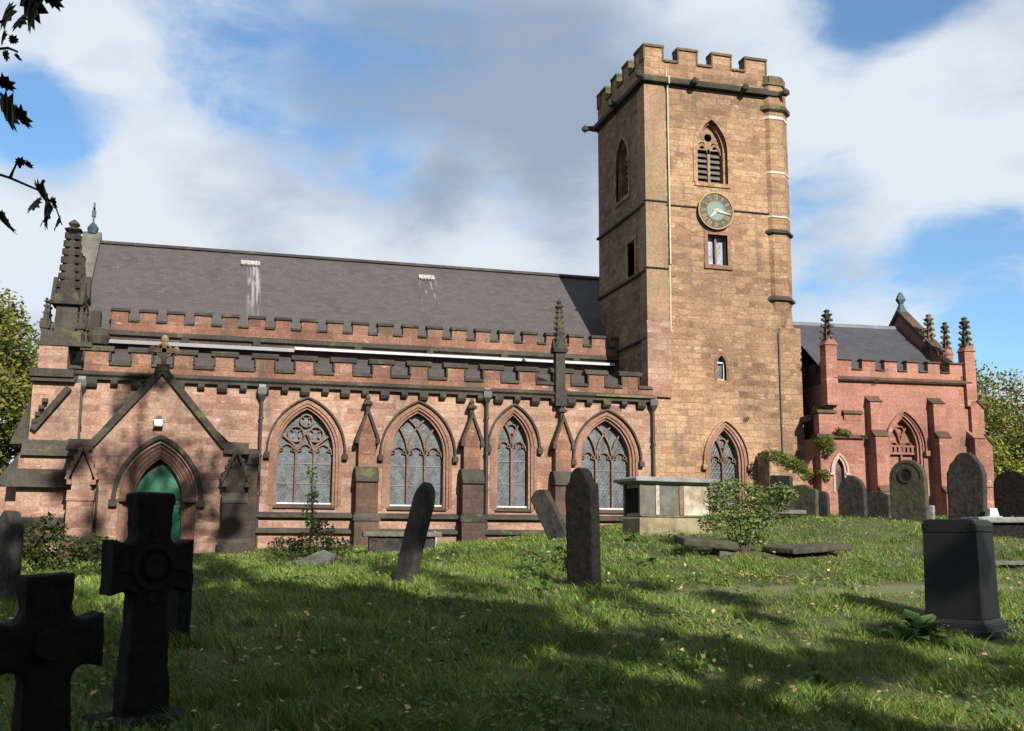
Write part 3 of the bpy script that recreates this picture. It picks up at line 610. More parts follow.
# ---- crocketed pinnacles
def pinnacle_mb(c, z0, z1, w, tiers=6, shaft=.35, rot=0):
    x, y = c; h = z1-z0; m = MB(); zs_ = z0+h*shaft
    m.frust((0,0), w, w, z0, w*.92, w*.92, zs_)
    m.frust((0,0), w*1.35, w*1.35, zs_-.05, w*1.45, w*1.45, zs_+.05)
    for a in range(4):      # little gablets round the foot of the spire
        t = MB().prism([(-w*.6,zs_+.05),(w*.6,zs_+.05),(0,zs_+w*1.3)], -w*.72, -w*.5); t.xf(Matrix.Rotation(a*math.pi/2,4,'Z')); m.merge(t)
    m.frust((0,0), w*.85, w*.85, zs_+.05, w*.24, w*.24, z1-.12*h)
    for k in range(tiers):
        f = (k+.8)/(tiers+.6); z = zs_+.05+(z1-.12*h-zs_)*f; r = w*(.425+(.08-.425)*f)
        for a in range(4):
            t = MB(); t.frust((r+w*.13,0), w*.34, w*.2, z-w*.05, w*.14, w*.14, z+w*.24, dx=w*.12)
            t.xf(Matrix.Rotation(a*math.pi/2+math.pi/4,4,'Z')); m.merge(t)
    zt = z1-.12*h; s = w*.9
    m.frust((0,0), s*.3, s*.3, zt, s*.85, s*.85, zt+.03*h); m.frust((0,0), s*.85, s*.85, zt+.03*h, s*.3, s*.3, zt+.055*h)
    m.frust((0,0), s*.22, s*.22, zt+.055*h, s*.55, s*.55, zt+.08*h); m.frust((0,0), s*.55, s*.55, zt+.08*h, s*.1, s*.1, zt+.12*h)
    m.xf(Matrix.Translation((x,y,0)) @ Matrix.Rotation(rot,4,'Z'))
    return m
part(pinnacle_mb((11.0,FY-.05), 4.95, 8.05, .34, 7, .42).box(10.80,11.2,FY-.30,FY+.2,4.4,4.95), 'pinnacle', DARK, bevel=.01)

# ---- south-west corner: stepped buttresses and the big pinnacle cluster
cb = MB()
cb.box(-5.0,-4.2,33.9,34.9,2.85,5.62)
cb.box(-5.25,-3.55,33.45,34.7,-1.,2.35)
cb.box(-5.05,-3.75,33.6,34.7,2.35,4.5)
cb.box(-5.75,-4.9,33.9,34.6,-1,1.5)
cwo = part(cb, 'corner_buttress', RED, bevel=.012)
d = MB()
d.box(-5.15,-3.95,33.45,34.72,4.64,4.88)                              # cornice returns round the corner
d.prism_x([(33.40,4.5),(34.0,4.5),(34.0,4.66),(33.6,4.66)], -5.1, -3.9)
d.prism_x([(33.30,2.35),(33.75,2.35),(33.75,2.85),(33.62,2.85)], -5.2, -3.5)
d.prism_x([(33.2,1.45),(33.5,1.45),(33.5,1.98),(33.44,1.98)], -5.5, -3.7)
d.prism_x([(33.25,.35),(33.5,.35),(33.5,.62),(33.44,.62)], -5.8, -3.7)
d.prism([(-5.95,1.5),(-4.95,1.5),(-4.95,2.7),(-5.1,2.75)], 33.85, 34.65)
d.prism([(-5.6,2.7),(-5.0,2.7),(-4.75,4.5),(-4.95,4.5)], 33.9, 34.6)
d.sweep([(-4.95,3.1),(-4.05,4.35)], -.09, .09, 33.42, 33.66)
for i in range(4): d.box(-4.98+i*.08,-4.84+i*.08,33.38,33.62,3.28+i*.2,3.40+i*.2)
d.box(-5.05,-3.55,33.86,34.72,5.62,5.76)
part(d, 'weathering', DARK, cwo, bevel=.012)
part(MB().box(-5.0,-3.9,34.1,34.9,5.76,6.1), 'pinnacle_base', DARK, cwo)
bp_ = pinnacle_mb((-4.40,34.9), 5.9, 9.75, .66, 8, .30)
for x, y, z1, w in ((-4.98,34.6,7.2,.20),(-3.98,34.6,7.25,.20),(-4.98,35.3,7.3,.2),(-3.95,35.3,7.5,.2)): bp_.merge(pinnacle_mb((x,y), 5.8, z1, w, 3, .35))
part(bp_, 'corner_pinnacle', DARK, bevel=.01)
# nave corner pinnacle stands right behind it
nb = MB().box(-5.0,-3.9,36.6,37.6,4.6,7.0)
part(nb, 'nave_corner_pier', SOOT)
part(pinnacle_mb((-4.5,37.0), 6.9, 9.3, .65, 6, .3), 'nave_corner_pinnacle', DARK)
part(MB().box(-3.95,-3.65,36.7,37.2,5.9,7.3), 'nave_corner_post', DARK)
# curled lead spout where the two levels meet
part(MB().lathe((-3.55,35.6), [(.05,5.9),(.28,6.0),(.34,6.25),(.2,6.5),(.05,6.55)], 12), 'roof_boss', DARK)

# ---- porch
PY = 32.6
ph = arch(-1.37, .66, 1.12, 1.22, 12, -1.0)
phole = arch(-1.40, 1.05, 1.12, 1.62, 12, -1.05)[1:-1]
pol = [(-3.55,-1.05)] + [( -1.40-1.05,-1.05)] + phole + [(-1.40+1.05,-1.05),(.85,-1.05),(.85,2.55),(.28,2.62),(-1.45,4.72),(-3.15,2.62),(-3.55,2.55)]
pw = part(MB().prism(pol, PY, PY+.45), 'porch_wall', RED)
part(MB().box(-3.55,-3.15,PY+.45,FY,-1.,2.5).box(.45,.85,PY+.45,FY,-1.,2.5), 'side_wall', RED, pw)
part(MB().add([(-3.6,PY+.1,2.45),(-1.45,PY+.1,4.62),(-1.45,FY,4.62),(-3.6,FY,2.45),(.9,PY+.1,2.45),(.9,FY,2.45)], [(0,1,2,3),(1,4,5,2)]), 'porch_roof', SLATE2, pw)
cp = MB().sweep([(-3.86,2.58),(-3.16,2.58),(-1.45,4.72),(.30,2.62),(1.05,2.60)], 0, .20, PY-.13, PY+.35)
cp.box(-3.90,-3.2,PY-.15,PY+.3,2.46,2.60); cp.box(.35,1.1,PY-.15,PY+.3,2.46,2.62)
cp.box(-1.62,-1.28,PY-.16,PY+.3,4.78,5.0)
part(cp, 'gable_coping', DARK, pw, bevel=.015)
# cross on the gable
cr = MB(); cx, cz = -1.45, 5.42
cr.box(cx-.07,cx+.07,PY-.02,PY+.14,4.99,5.8); cr.box(cx-.33,cx+.33,PY-.02,PY+.14,cz-.07,cz+.07)
for a in ((-.33,0),(.33,0),(0,.33)):
    cr.lathe((cx+a[0],PY+.06), [(.03,cz+a[1]-.14),(.11,cz+a[1]-.05),(.11,cz+a[1]+.05),(.03,cz+a[1]+.14)], 8)
cr.sweep(circle(cx,cz,.2), -.03, .03, PY, PY+.12, closed=True)
part(cr, 'gable_cross', simple('buff_stone', (.24,.17,.10), .9, scale=8, bump=.3), pw, bevel=.01, label='buff stone cross on the porch gable')
ar = MB()
for i, (hw, dy) in enumerate(((.66,.40),(.76,.31),(.86,.22),(.96,.11))):
    ar.sweep(arch(-1.40, hw, 1.12, 1.20+(hw-.66)*1.06, 14, -1.0), 0, .085, PY+dy, PY+dy+.16)
    ar.sweep(arch(-1.40, hw+.06, 1.12, 1.20+(hw-.60)*1.06, 14, -1.0), 0, .06, PY+dy-.055, PY+dy+.06)
part(ar, 'arch_moulding', MOULD, pw, bevel=.012)
part(MB().box(-2.46,-2.06,PY-.02,PY+.42,1.06,1.14).box(-.74,-.34,PY-.02,PY+.42,1.06,1.14), 'impost', SOOT, pw, bevel=.01)
hm = MB().sweep(arch(-1.40,1.12,1.12,1.72,14), 0, .12, PY-.12, PY+.02)
for s in (-1,1): hm.box(-1.40+s*1.18-.11,-1.40+s*1.18+.11,PY-.15,PY+.02,.92,1.12)
part(hm, 'hood_mould', DARK, pw, bevel=.012)
# inner arch of shadow and the green doors
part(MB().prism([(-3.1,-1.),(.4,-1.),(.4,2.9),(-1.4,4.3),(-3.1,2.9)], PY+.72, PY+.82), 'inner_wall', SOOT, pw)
dr = MB().prism(arch(-1.30,.80,1.05,1.12,12,-1.0), PY+.62, PY+.70)
for i in range(9): dr.box(-2.08+i*.178,-2.065+i*.178,PY+.60,PY+.63,-.95,1.5 if abs(-2.07+i*.178+1.3) > .5 else 1.95)
do = part(dr, 'porch_door', GREEN, label='green painted boarded double door')
hg = MB()
for x0, s in ((-2.06,1),(-.54,-1)):
    for z in (1.05, -.1):
        hg.box(min(x0,x0+s*.62),max(x0,x0+s*.62),PY+.585,PY+.605,z-.018,z+.018)
        for q in (.18,.42): hg.sweep([(x0+s*(q),z),(x0+s*(q+.08),z+.13),(x0+s*(q+.2),z+.12)], -.014,.014,PY+.582,PY+.60); hg.sweep([(x0+s*(q),z),(x0+s*(q+.08),z-.13),(x0+s*(q+.2),z-.12)], -.014,.014,PY+.582,PY+.60)
hg.sweep(circle(-1.12,.35,.06,12), -.012,.012,PY+.58,PY+.60,closed=True)
part(hg, 'door_hinges', IRON, do)
# lantern above the arch
ln = part(MB().box(-1.62,-1.36,PY-.2,PY-.0,3.18,3.22).frust((-1.49,PY-.1),.26,.2,3.40,.10,.1,3.5), 'porch_lantern', IRON)
part(MB().frust((-1.49,PY-.1),.2,.16,3.22,.24,.18,3.40), 'lantern_glass', LAMPW, ln)
# diagonal buttresses with crocketed gablets
for bx, s in ((-3.42,-1),(.72,1)):
    b = MB().box(bx-.34,bx+.34,PY-.38,PY+.1,-1,1.15)
    b.box(bx-.26,bx+.26,PY-.26,PY+.1,1.15,1.75); b.prism([(bx-.26,1.75),(bx+.26,1.75),(bx,2.38)], PY-.26, PY+.1)
    o = part(b, 'porch_buttress', SOOT_SHADE if s > 0 else RED, bevel=.012)
    d = MB().prism_x([(PY-.42,1.05),(PY+.05,1.05),(PY+.05,1.35),(PY-.27,1.35)], bx-.36, bx+.36)
    d.sweep([(bx-.36,1.62),(bx,2.48),(bx+.36,1.62)], 0, .09, PY-.34, PY+.05)
    for i in range(4):
        f = .15+i*.24
        for q in (-1,1): d.lathe((bx+q*(.40-.38*f),PY-.28), [(.02,1.62+.86*f),(.08,1.68+.86*f),(.08,1.76+.86*f),(.02,1.8+.86*f)], 6)
    d.box(bx-.38,bx-.24,PY-.36,PY,1.5,1.64); d.box(bx+.24,bx+.38,PY-.36,PY,1.5,1.64)
    d.prism_x([(PY-.46,-1),(PY-.3,-1),(PY-.3,.05),(PY-.38,.05),(PY-.46,-.05)], bx-.42, bx+.42)
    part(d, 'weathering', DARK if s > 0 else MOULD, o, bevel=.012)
part(MB().box(.86,1.35,PY+.3,FY,-1,2.2).prism_x([(PY+.25,2.2),(FY,2.2),(FY,2.75),(PY+.5,2.55)], .84, 1.38), 'angle_buttress', SOOT_SHADE, bevel=.01)
part(MB().box(-2.5,-.3,PY-.9,PY+.7,-.9,-.46).box(-2.9,.1,PY-1.5,PY-.9,-.9,-.56), 'doorstep', GREY, bevel=.02)
part(MB().tube([(-3.02,PY-.03,-.5),(-3.02,PY-.03,1.5)], .035, 8), 'porch_pipe', IRON)

# ================================================================== TOWER
TX0, TX1, TY0, TY1 = 14.30, 19.42, 34.2, 39.05
belf = (16.87, .60, 13.95, 1.17, 12.72); slot = (17.03,.17,6.15,.32,5.60); sqw = [(16.62,9.72),(17.38,9.72),(17.38,10.82),(16.62,10.82)]
tw = (17.11,.53,2.75,1.12,1.2)
ho = [arch(belf[0],belf[1]+.0,belf[2],belf[3],12,belf[4]), arch(slot[0],slot[1],slot[2],slot[3],6,slot[4]), sqw, arch(tw[0],tw[1]+.17,tw[2],tw[3]+.17,12,tw[4]-.1)]
twm = MB().prism([(TX0,-.5),(TX1,-.5),(TX1,16.15),(TX0,16.15)], TY0, TY0+.7, [h[::-1] for h in ho])
# west wall: prism along X with its own openings
wb = (36.45,.62,13.95,1.0,12.6); wsq = [(35.30,9.45),(35.98,9.45),(35.98,10.72),(35.30,10.72)]
tmp = MB().prism([(TY0+.7,-.5),(TY1,-.5),(TY1,16.15),(TY0+.7,16.15)], TX0, TX0+.6, [arch(*wb[:4],12,wb[4])[::-1], wsq[::-1]])
west = MB().add([(v[1],v[0],v[2]) for v in tmp.v], tmp.f)
twm.box(TX1-.6,TX1,TY0+.7,TY1,-.5,16.15).box(TX0+.6,TX1-.6,TY1-.6,TY1,-.5,16.15).box(TX0+.6,TX1-.6,TY0+.7,TY1-.6,15.9,16.14)
tower = part(twm, 'tower', BUFF, label='tall square tower of weathered buff sandstone')
part(west, 'tower_west_wall', RUBBLE, tower)
# clasping corner strip: three stages
part(MB().box(TX0-.05,TX0+.72,TY0-.07,TY0+.35,7.45,16.14), 'corner_pilaster', SMBUFF, tower)
part(MB().box(TX0-.08,TX0+.80,TY0-.12,TY0+.4,4.9,7.38).prism_x([(TY0-.12,7.38),(TY0+.3,7.38),(TY0+.3,7.6),(TY0-.07,7.55)],TX0-.08,TX0+.80), 'corner_pilaster', RED, tower)
st = MB()
def string(z, x0, x1, t=.08, pr=.06, y0=TY0): st.prism_x([(y0-.01,z),(y0-pr,z+t*.45),(y0-pr,z+t*.7),(y0-.01,z+t),(y0+.05,z+t),(y0+.05,z)], x0, x1)
string(11.72, TX0+.72, 16.20); string(11.72, 17.58, TX1-.1); string(11.80, TX0-.14, TX0+.76, y0=TY0-.07); string(9.38, TX0-.14, TX0+.76, y0=TY0-.07)
for z in (11.72, 9.30, 6.9):      # round the west side
    st.box(TX0-.09, TX0+.02, TY0-.05, TY1+.06, z, z+.09)
part(st, 'tower_string_course', DARK, tower, bevel=.02)
cor = MB()
cor.box(TX0-.05,TX1+.05,TY0-.07,TY1+.05,16.15,16.24); cor.box(TX0-.20,TX1+.10,TY0-.22,TY1+.2,16.24,16.44); cor.box(TX0-.1,TX1+.05,TY0-.12,TY1+.1,16.44,16.52)
corn = part(cor, 'tower_cornice', DARK, bevel=.04)
for gx, gy, dx, dy in ((TX0-.1,TY0-.1,-.7,-.7),(16.1,TY0-.2,0,-1),(18.1,TY0-.2,0,-1),(TX1+.1,TY0-.1,.6,-.7),(TX0-.2,36.6,-1,0),(TX0-.15,TY1+.1,-.85,.3)):
    a = Vector((gx,gy,16.34)); dv = Vector((dx,dy,0)).normalized()
    ln_ = .34 if dx and dy else .16
    m = MB().tube([a, a+dv*ln_*.5+Vector((0,0,.02)), a+dv*ln_, a+dv*(ln_+.12)+Vector((0,0,-.05))], [.12,.10,.13,.05], 7)
    m.lathe((a.x+dv.x*ln_, a.y+dv.y*ln_), [(.03,16.2),(.13,16.28),(.13,16.40),(.04,16.50)], 7)
    part(m, 'gargoyle', DARK, corn)
# tower battlements: one on each side, coped
MT, MC = 17.68, 17.10
def tb_front(y0, y1, spans, x0, x1):
    p = MB().box(x0,x1,y0,y1,16.52,MC); c = MB(); prev = x0
    for a, b_ in spans:
        p.box(a,b_,y0,y1,MC,MT-.06); c.box(a-.05,b_+.05,y0-.06,y1+.06,MT-.06,MT+.05)
        c.box(a-.04,a+.03,y0-.035,y1+.035,MC+.02,MT-.062); c.box(b_-.03,b_+.04,y0-.035,y1+.035,MC+.02,MT-.062)
        if a-prev > .1: c.box(prev+.04,a-.04,y0-.06,y1+.06,MC,MC+.10)
        prev = b_
    return p, c
fs = [(TX0,15.02),(15.62,16.36),(16.97,17.72),(18.30,19.14)]
ws = [(34.68,34.85),(35.42,36.0),(36.65,37.25),(37.92,38.45)]
P4 = MB(); C4 = MB()
p, c = tb_front(TY0, TY0+.38, fs, TX0, 19.14); P4.merge(p); C4.merge(c)
p, c = tb_front(TY1-.38, TY1, fs, TX0, TX1); P4.merge(p); C4.merge(c)
ws = [(TY0+.39,35.05),(35.66,36.25),(36.88,37.46),(38.08,38.66)]
for X in (TX0, 19.14-.38):
    p, c = tb_front(X, X+.38, ws, TY0+.385, TY1-.385)
    for s_, d_ in ((P4,p),(C4,c)): s_.add([(v[1],v[0],v[2]) for v in d_.v], d_.f)
tp = part(P4, 'tower_parapet', BUFF); part(C4, 'tower_coping', MOSSY, tp, bevel=.02)
# stair turret on the south-east corner
tur = MB(); tc_ = (19.42, 34.72); o8 = math.pi/8
tur.lathe(tc_, [(.10,7.25),(.40,7.7),(.68,8.5),(.70,11.0),(.70,15.4),(.72,15.7)], 8, o8)
tur.lathe(tc_, [(.72,15.9),(.70,16.3),(.70,16.75)], 8, o8)
turo = part(tur, 'stair_turret', BUFF)
tbm = MB()
for a in range(8):
    t = MB().box(-.24,.24,-.66,-.48,16.75,17.05); t.xf(Matrix.Translation((tc_[0],tc_[1],0))@Matrix.Rotation(a*math.pi/4,4,'Z')); tbm.merge(t)
tbm.lathe(tc_, [(.70,15.62),(.84,15.72),(.84,15.86),(.70,15.95)], 8, o8)
tbm.lathe(tc_, [(.70,16.66),(.76,16.69),(.76,16.76),(.70,16.79)], 8, o8)
part(tbm, 'turret_cornice', MOSSY, turo, bevel=.01)
part(MB().lathe(tc_, [(.70,10.98),(.80,11.04),(.80,11.12),(.70,11.2)], 8, o8).lathe(tc_, [(.69,8.52),(.79,8.56),(.79,8.64),(.69,8.74)], 8, o8), 'turret_string', DARK, turo)
part(MB().lathe(tc_, [(.705,15.36),(.73,15.37),(.73,15.47),(.705,15.48)], 8, o8).lathe(tc_, [(.705,13.28),(.725,13.29),(.725,13.36),(.705,13.37)], 8, o8).lathe(tc_, [(.705,11.62),(.725,11.63),(.725,11.68),(.705,11.69)], 8, o8), 'turret_band', BANDW, turo, label='white metal band round the stair turret')
# lower east pier
part(MB().box(19.30,20.16,34.16,35.2,-.5,7.6).prism([(19.8,7.6),(20.14,7.6),(20.08,8.5),(19.8,8.5)],34.6,35.2), 'east_pier', BUFF, bevel=.02)
part(MB().box(19.25,19.285,34.14,34.19,1.6,7.4), 'pier_joint_shadow', IRON)  # thin dark strip standing in for the shadow along the pier joint
part(MB().box(15.12,15.17,TY0-.10,TY0-.072,9.6,16.2).box(15.12,15.17,TY0-.26,TY0-.235,16.2,16.5).box(15.12,15.17,TY0-.03,TY0-.004,16.5,16.85).box(15.12,15.17,TY0-.03,TY0-.004,7.2,9.6), 'lightning_conductor', VERDT)

# belfry windows
def belfry(cx, hw, zs, rise, sill, swap=False):
    y = TY0 if not swap else TX0
    def P_(mb, n, m, par=None, **k):
        if swap: mb.v = [(v[1],v[0],v[2]) for v in mb.v]
        return part(mb, n, m, par, **k)
    fr = MB().sweep(arch(cx,hw-.10,zs,rise-.10,12,sill),0,.11,y+.14,y+.55).sweep(arch(cx,hw,zs,rise,12,sill),0,.14,y-.035,y+.06)
    fr.box(cx-hw-.1,cx+hw+.1,y-.05,y+.5,sill-.14,sill)
    w = P_(fr,'belfry_window',BUFF)
    t = MB(); b=.045; y0,y1=y+.26,y+.42; h=hw-.1
    t.box(cx-.05,cx+.05,y0,y1,sill,zs+.15)
    for s in (-1,1): t.sweep(arch(cx+s*h/2,h/2-.01,zs-.05,h*.7,8),-.04,.05,y0,y1)
    # pierced tracery head: solid spandrel with openings
    head = arch(cx,h+.02,zs+.1,rise-.2,12)
    t.prism(head, y0+.03, y1-.02, [circle(cx,zs+rise*.50,.15,10)[::-1], circle(cx-h*.48,zs+.27,.13,10)[::-1], circle(cx+h*.48,zs+.27,.13,10)[::-1]])
    P_(t,'tracery',BUFF,w,bevel=.008,seg=1)
    lv = MB(); n = 6
    for i in range(n):
        z = sill+.05+i*(zs-sill-.0)/n
        a = [(y+.30,z),(y+.33,z+.10),(y+.55,z+.24),(y+.53,z+.14)]
        for s in (-1,1): lv.prism_x(a, cx+s*h/2-h/2+.05, cx+s*h/2+h/2-.05)
    P_(lv,'louvre',GREY,w)
    P_(MB().prism(arch(cx,h+.05,zs,rise-.08,10,sill-.05),y+.60,y+.64),'dark_backing',simple('belfry_dark_boards',(.012,.012,.012),.9),w)
belfry(*belf); belfry(*wb, swap=True)
# clock
ccx, ccz = 16.90, 11.66; y = TY0
ck = MB().prism(circle(ccx,ccz,.66,48), y-.14, y+.02)
clock = part(ck,'clock_face',CLOCKD, label='round bronze clock dial with gilt Roman numerals')
part(MB().prism(circle(ccx,ccz,.33,32), y-.155, y-.139),'dial_centre',CLOCKC,clock)
part(MB().sweep(circle(ccx,ccz,.665,48),-.02,.02,y-.17,y-.12,closed=True).sweep(circle(ccx,ccz,.355,40),-.012,.012,y-.16,y-.13,closed=True),'dial_rim',CLOCKG,clock)
T = ['XII','I','II','III','IIII','V','VI','VII','VIII','IX','X','XI']
def stroke(ax, az, bx, bz, w, ang):
    pts = []
    for (qx,qz) in ((ax,az),(bx,bz)):
        r_ = qz; th = ang; dx = qx
        pts.append((ccx+r_*math.sin(th)+dx*math.cos(th), ccz+r_*math.cos(th)-dx*math.sin(th)))
    num.sweep(pts, -w, w, y-.158, y-.139)
for i, s in enumerate(T):
    num = MB()
    ang = i*math.pi/6; ws_ = {'I':.045,'V':.09,'X':.09}; tot = sum(ws_[c] for c in s); x = -tot/2
    r0, r1 = .40, .60
    for c_ in s:
        w_ = ws_[c_]; m_ = x+w_/2
        if c_ == 'I': stroke(m_,r0,m_,r1,.011,ang)
        if c_ == 'V': stroke(m_-.032,r1,m_,r0,.011,ang); stroke(m_+.032,r1,m_,r0,.008,ang)
        if c_ == 'X': stroke(m_-.032,r1,m_+.032,r0,.011,ang); stroke(m_+.032,r1,m_-.032,r0,.008,ang)
        x += w_
    num.build('numeral',CLOCKG,clock)
def hand(deg, ln_, w):
    a = R(deg); d = Vector((math.sin(a), math.cos(a))); n_ = Vector((d.y,-d.x))
    q = [Vector((ccx,ccz))-d*.10-n_*w, Vector((ccx,ccz))+d*ln_*.35-n_*w*1.5, Vector((ccx,ccz))+d*ln_, Vector((ccx,ccz))+d*ln_*.35+n_*w*1.5, Vector((ccx,ccz))-d*.10+n_*w]
    part(MB().prism([(v.x,v.y) for v in q], y-.20, y-.185),'clock_hand',simple('pale_gilt',(.72,.66,.45),.4),clock)
hand(102,.60,.022); hand(222,.38,.028)
# square window, lancet slot, west lower window
sq = part(MB().sweep([(16.62,9.72),(16.62,10.82),(17.38,10.82),(17.38,9.72)],0,.14,y-.03,y+.1).box(16.46,17.54,y-.07,y+.3,9.56,9.71).box(16.965,17.035,y+.16,y+.3,9.72,10.82),'square_window',MOULD)
part(MB().box(16.62,17.38,y+.30,y+.34,9.7,10.84),'glass',glass_mat('diamond_leaded_glass',.13,(.10,.13,.16)),sq)
sl_ = part(MB().sweep(arch(slot[0],slot[1],slot[2],slot[3],8,slot[4]),0,.10,y-.02,y+.12),'lancet_window',MOULD)
part(MB().sweep([(16.885,5.62),(16.885,6.22),(17.175,6.22),(17.175,5.62),(16.885,5.62)],-.02,.03,y+.12,y+.17),'frame',BOARD,sl_)
part(MB().prism(arch(slot[0],slot[1]+.02,slot[2],slot[3],6,slot[4]-.02),y+.22,y+.26),'glass',GLASS2,sl_)
ww = MB().box(TX0-.03,TX0+.3,35.16,35.30,9.4,10.74).box(TX0-.03,TX0+.3,35.98,36.12,9.4,10.74).box(TX0-.04,TX0+.3,35.1,36.2,10.74,10.9).box(TX0-.05,TX0+.3,35.1,36.2,9.3,9.44)
wwo = part(ww,'west_window',BUFF); part(MB().box(TX0+.45,TX0+.5,35.2,36.1,9.4,10.8),'dark_pane',GLASS2,wwo)
w, sub = window(*tw, 2, 'ret', y=TY0, stone=MOULD, hood_m=BUFF, hood=(.27,.33), stop=-.1)
# sloping ruined stub wall against the tower, grown over
sw = part(MB().prism([(18.25,.3),(19.85,.3),(19.85,1.75),(19.55,2.35),(18.85,2.55),(18.25,3.1)], 33.25, 34.12),'stub_wall',BUFF,bevel=.04)

# ================================================================== CHAPEL (turned four degrees)
CO = Vector((20.63, 33.0, 0)); CA = R(-4)
chap = None
def cpart(mb, name, mat, parent=None, **k):
    if parent is None: return put(mb, name, mat, church, loc=CO-CH, rot=CA, **k)
    return put(mb, name, mat, parent, **k)
cw = (2.64,.52,3.30,1.02,1.3)
chh = arch(cw[0],cw[1]+.17,cw[2],cw[3]+.17,12,cw[4])
lowh = arch(.06,.17,2.45,.42,8,1.72)
cb = MB().prism([(0,-.5),(5.25,-.5),(5.25,5.56),(0,5.56)],0,.5,[chh[::-1]])
cb.box(0,.5,.5,7.4,-.5,5.56).box(4.75,5.25,.5,7.4,-.5,5.56)
cwall = cpart(cb,'chapel_wall',PINK,label='smooth bright red sandstone chapel wall')
cpart(MB().prism_x([(-.10,5.56),(-.16,5.62),(-.16,5.68),(-.02,5.74),(.3,5.74),(.3,5.56)],-.05,5.3),'chapel_string',SOOT,bevel=.01)
sp = [(.15,.75),(1.16,1.66),(2.02,2.50),(2.88,3.32),(3.70,4.16),(4.55,5.15)]
p, c = battlement(0,0,0,0,5.98,6.32,0,.26,PINK,SOOT,5.74,5.2,xs=sp,cap_over=.03,lo_t=.07,up_t=.08,side=False)
cpp = cpart(p,'chapel_parapet',PINK,bevel=.01); cpart(c,'chapel_coping',SOOT,cpp,bevel=.01)
p2 = MB(); 
for i in range(8): p2.box(0,.26,.4+i*.86,.4+i*.86+.5,5.98,6.36)
p2.box(0,.26,.28,7.4,5.56,5.98)
cpart(p2,'chapel_side_parapet',SOOT,bevel=.01)
cpart(MB().add([(.02,.25,5.72),(4.95,.25,5.72),(4.95,3.8,8.36),(-1.3,3.8,8.36),(4.95,7.35,5.72),(-1.3,7.35,5.72),(-1.3,2.2,7.17),(.02,2.2,7.17)],[(0,1,2,3,6,7),(3,2,4,5)]),'chapel_roof',SLATE2)
cpart(MB().prism_x([(3.68,8.28),(3.8,8.44),(3.92,8.28)],-1.3,4.95),'ridge_tiles',LEAD)
cpart(MB().box(-1.3,.0,2.2,2.5,3,7.1),'link_wall',SOOT)
gm = MB().prism_x([(.0,5.5),(7.6,5.5),(7.6,5.9),(3.8,8.95),(0,5.9)],4.96,5.24)
gg = cpart(gm,'east_gable',PINK)
cpart(MB().prism_x([(1.2,6.80),(3.8,8.90),(6.4,6.80),(6.4,7.0),(3.8,9.12),(1.2,7.0)],4.90,5.32),'gable_coping',SOOT,gg,bevel=.01)
cpart(MB().frust((5.1,3.8),.34,.34,9.0,.12,.12,9.35).frust((5.1,3.8),.12,.12,9.32,.34,.2,9.52).frust((5.1,3.8),.34,.2,9.52,.08,.08,9.82),'gable_finial',COPPER,gg)
# pinnacles on shafts
def cpin(x, y, z1, w, zb, mat, shaftm):
    o = cpart(MB().box(x-w*.5,x+w*.5,y-w*.5,y+w*.5,zb,z1-1.2).prism([(x-w*.62,z1-1.22),(x+w*.62,z1-1.22),(x,z1-.85)],y-w*.6,y+w*.6),'pinnacle_shaft',shaftm,bevel=.01)
    m = MB().frust((x,y),w*.7,w*.7,z1-1.2,w*.22,w*.22,z1-.2)
    for k in range(4):
        z = z1-1.0+k*.22; r = w*(.36-.06*k)
        for a in range(4):
            t = MB().frust((r+w*.16,0),w*.36,w*.22,z,w*.22,w*.18,z+.09,dx=w*.06); t.xf(Matrix.Translation((x,y,0))@Matrix.Rotation(a*math.pi/2,4,'Z')); m.merge(t)
    m.frust((x,y),w*.25,w*.25,z1-.25,w*.75,w*.75,z1-.12).frust((x,y),w*.75,w*.75,z1-.12,w*.2,w*.2,z1-.04).frust((x,y),w*.2,w*.2,z1-.06,w*.45,w*.45,z1+.02).frust((x,y),w*.45,w*.45,z1+.02,w*.1,w*.1,z1+.08)
    cpart(m,'pinnacle',mat,o,bevel=.008)
cpin(-.08,.05,8.02,.42,4.7,DARK,PINK); cpin(5.28,.05,8.0,.40,4.8,DARK,PINK); cpin(5.12,2.0,8.5,.40,6.5,MOSSY,SOOT); cpin(5.85,2.1,8.25,.34,4.5,SOOT,PINK)
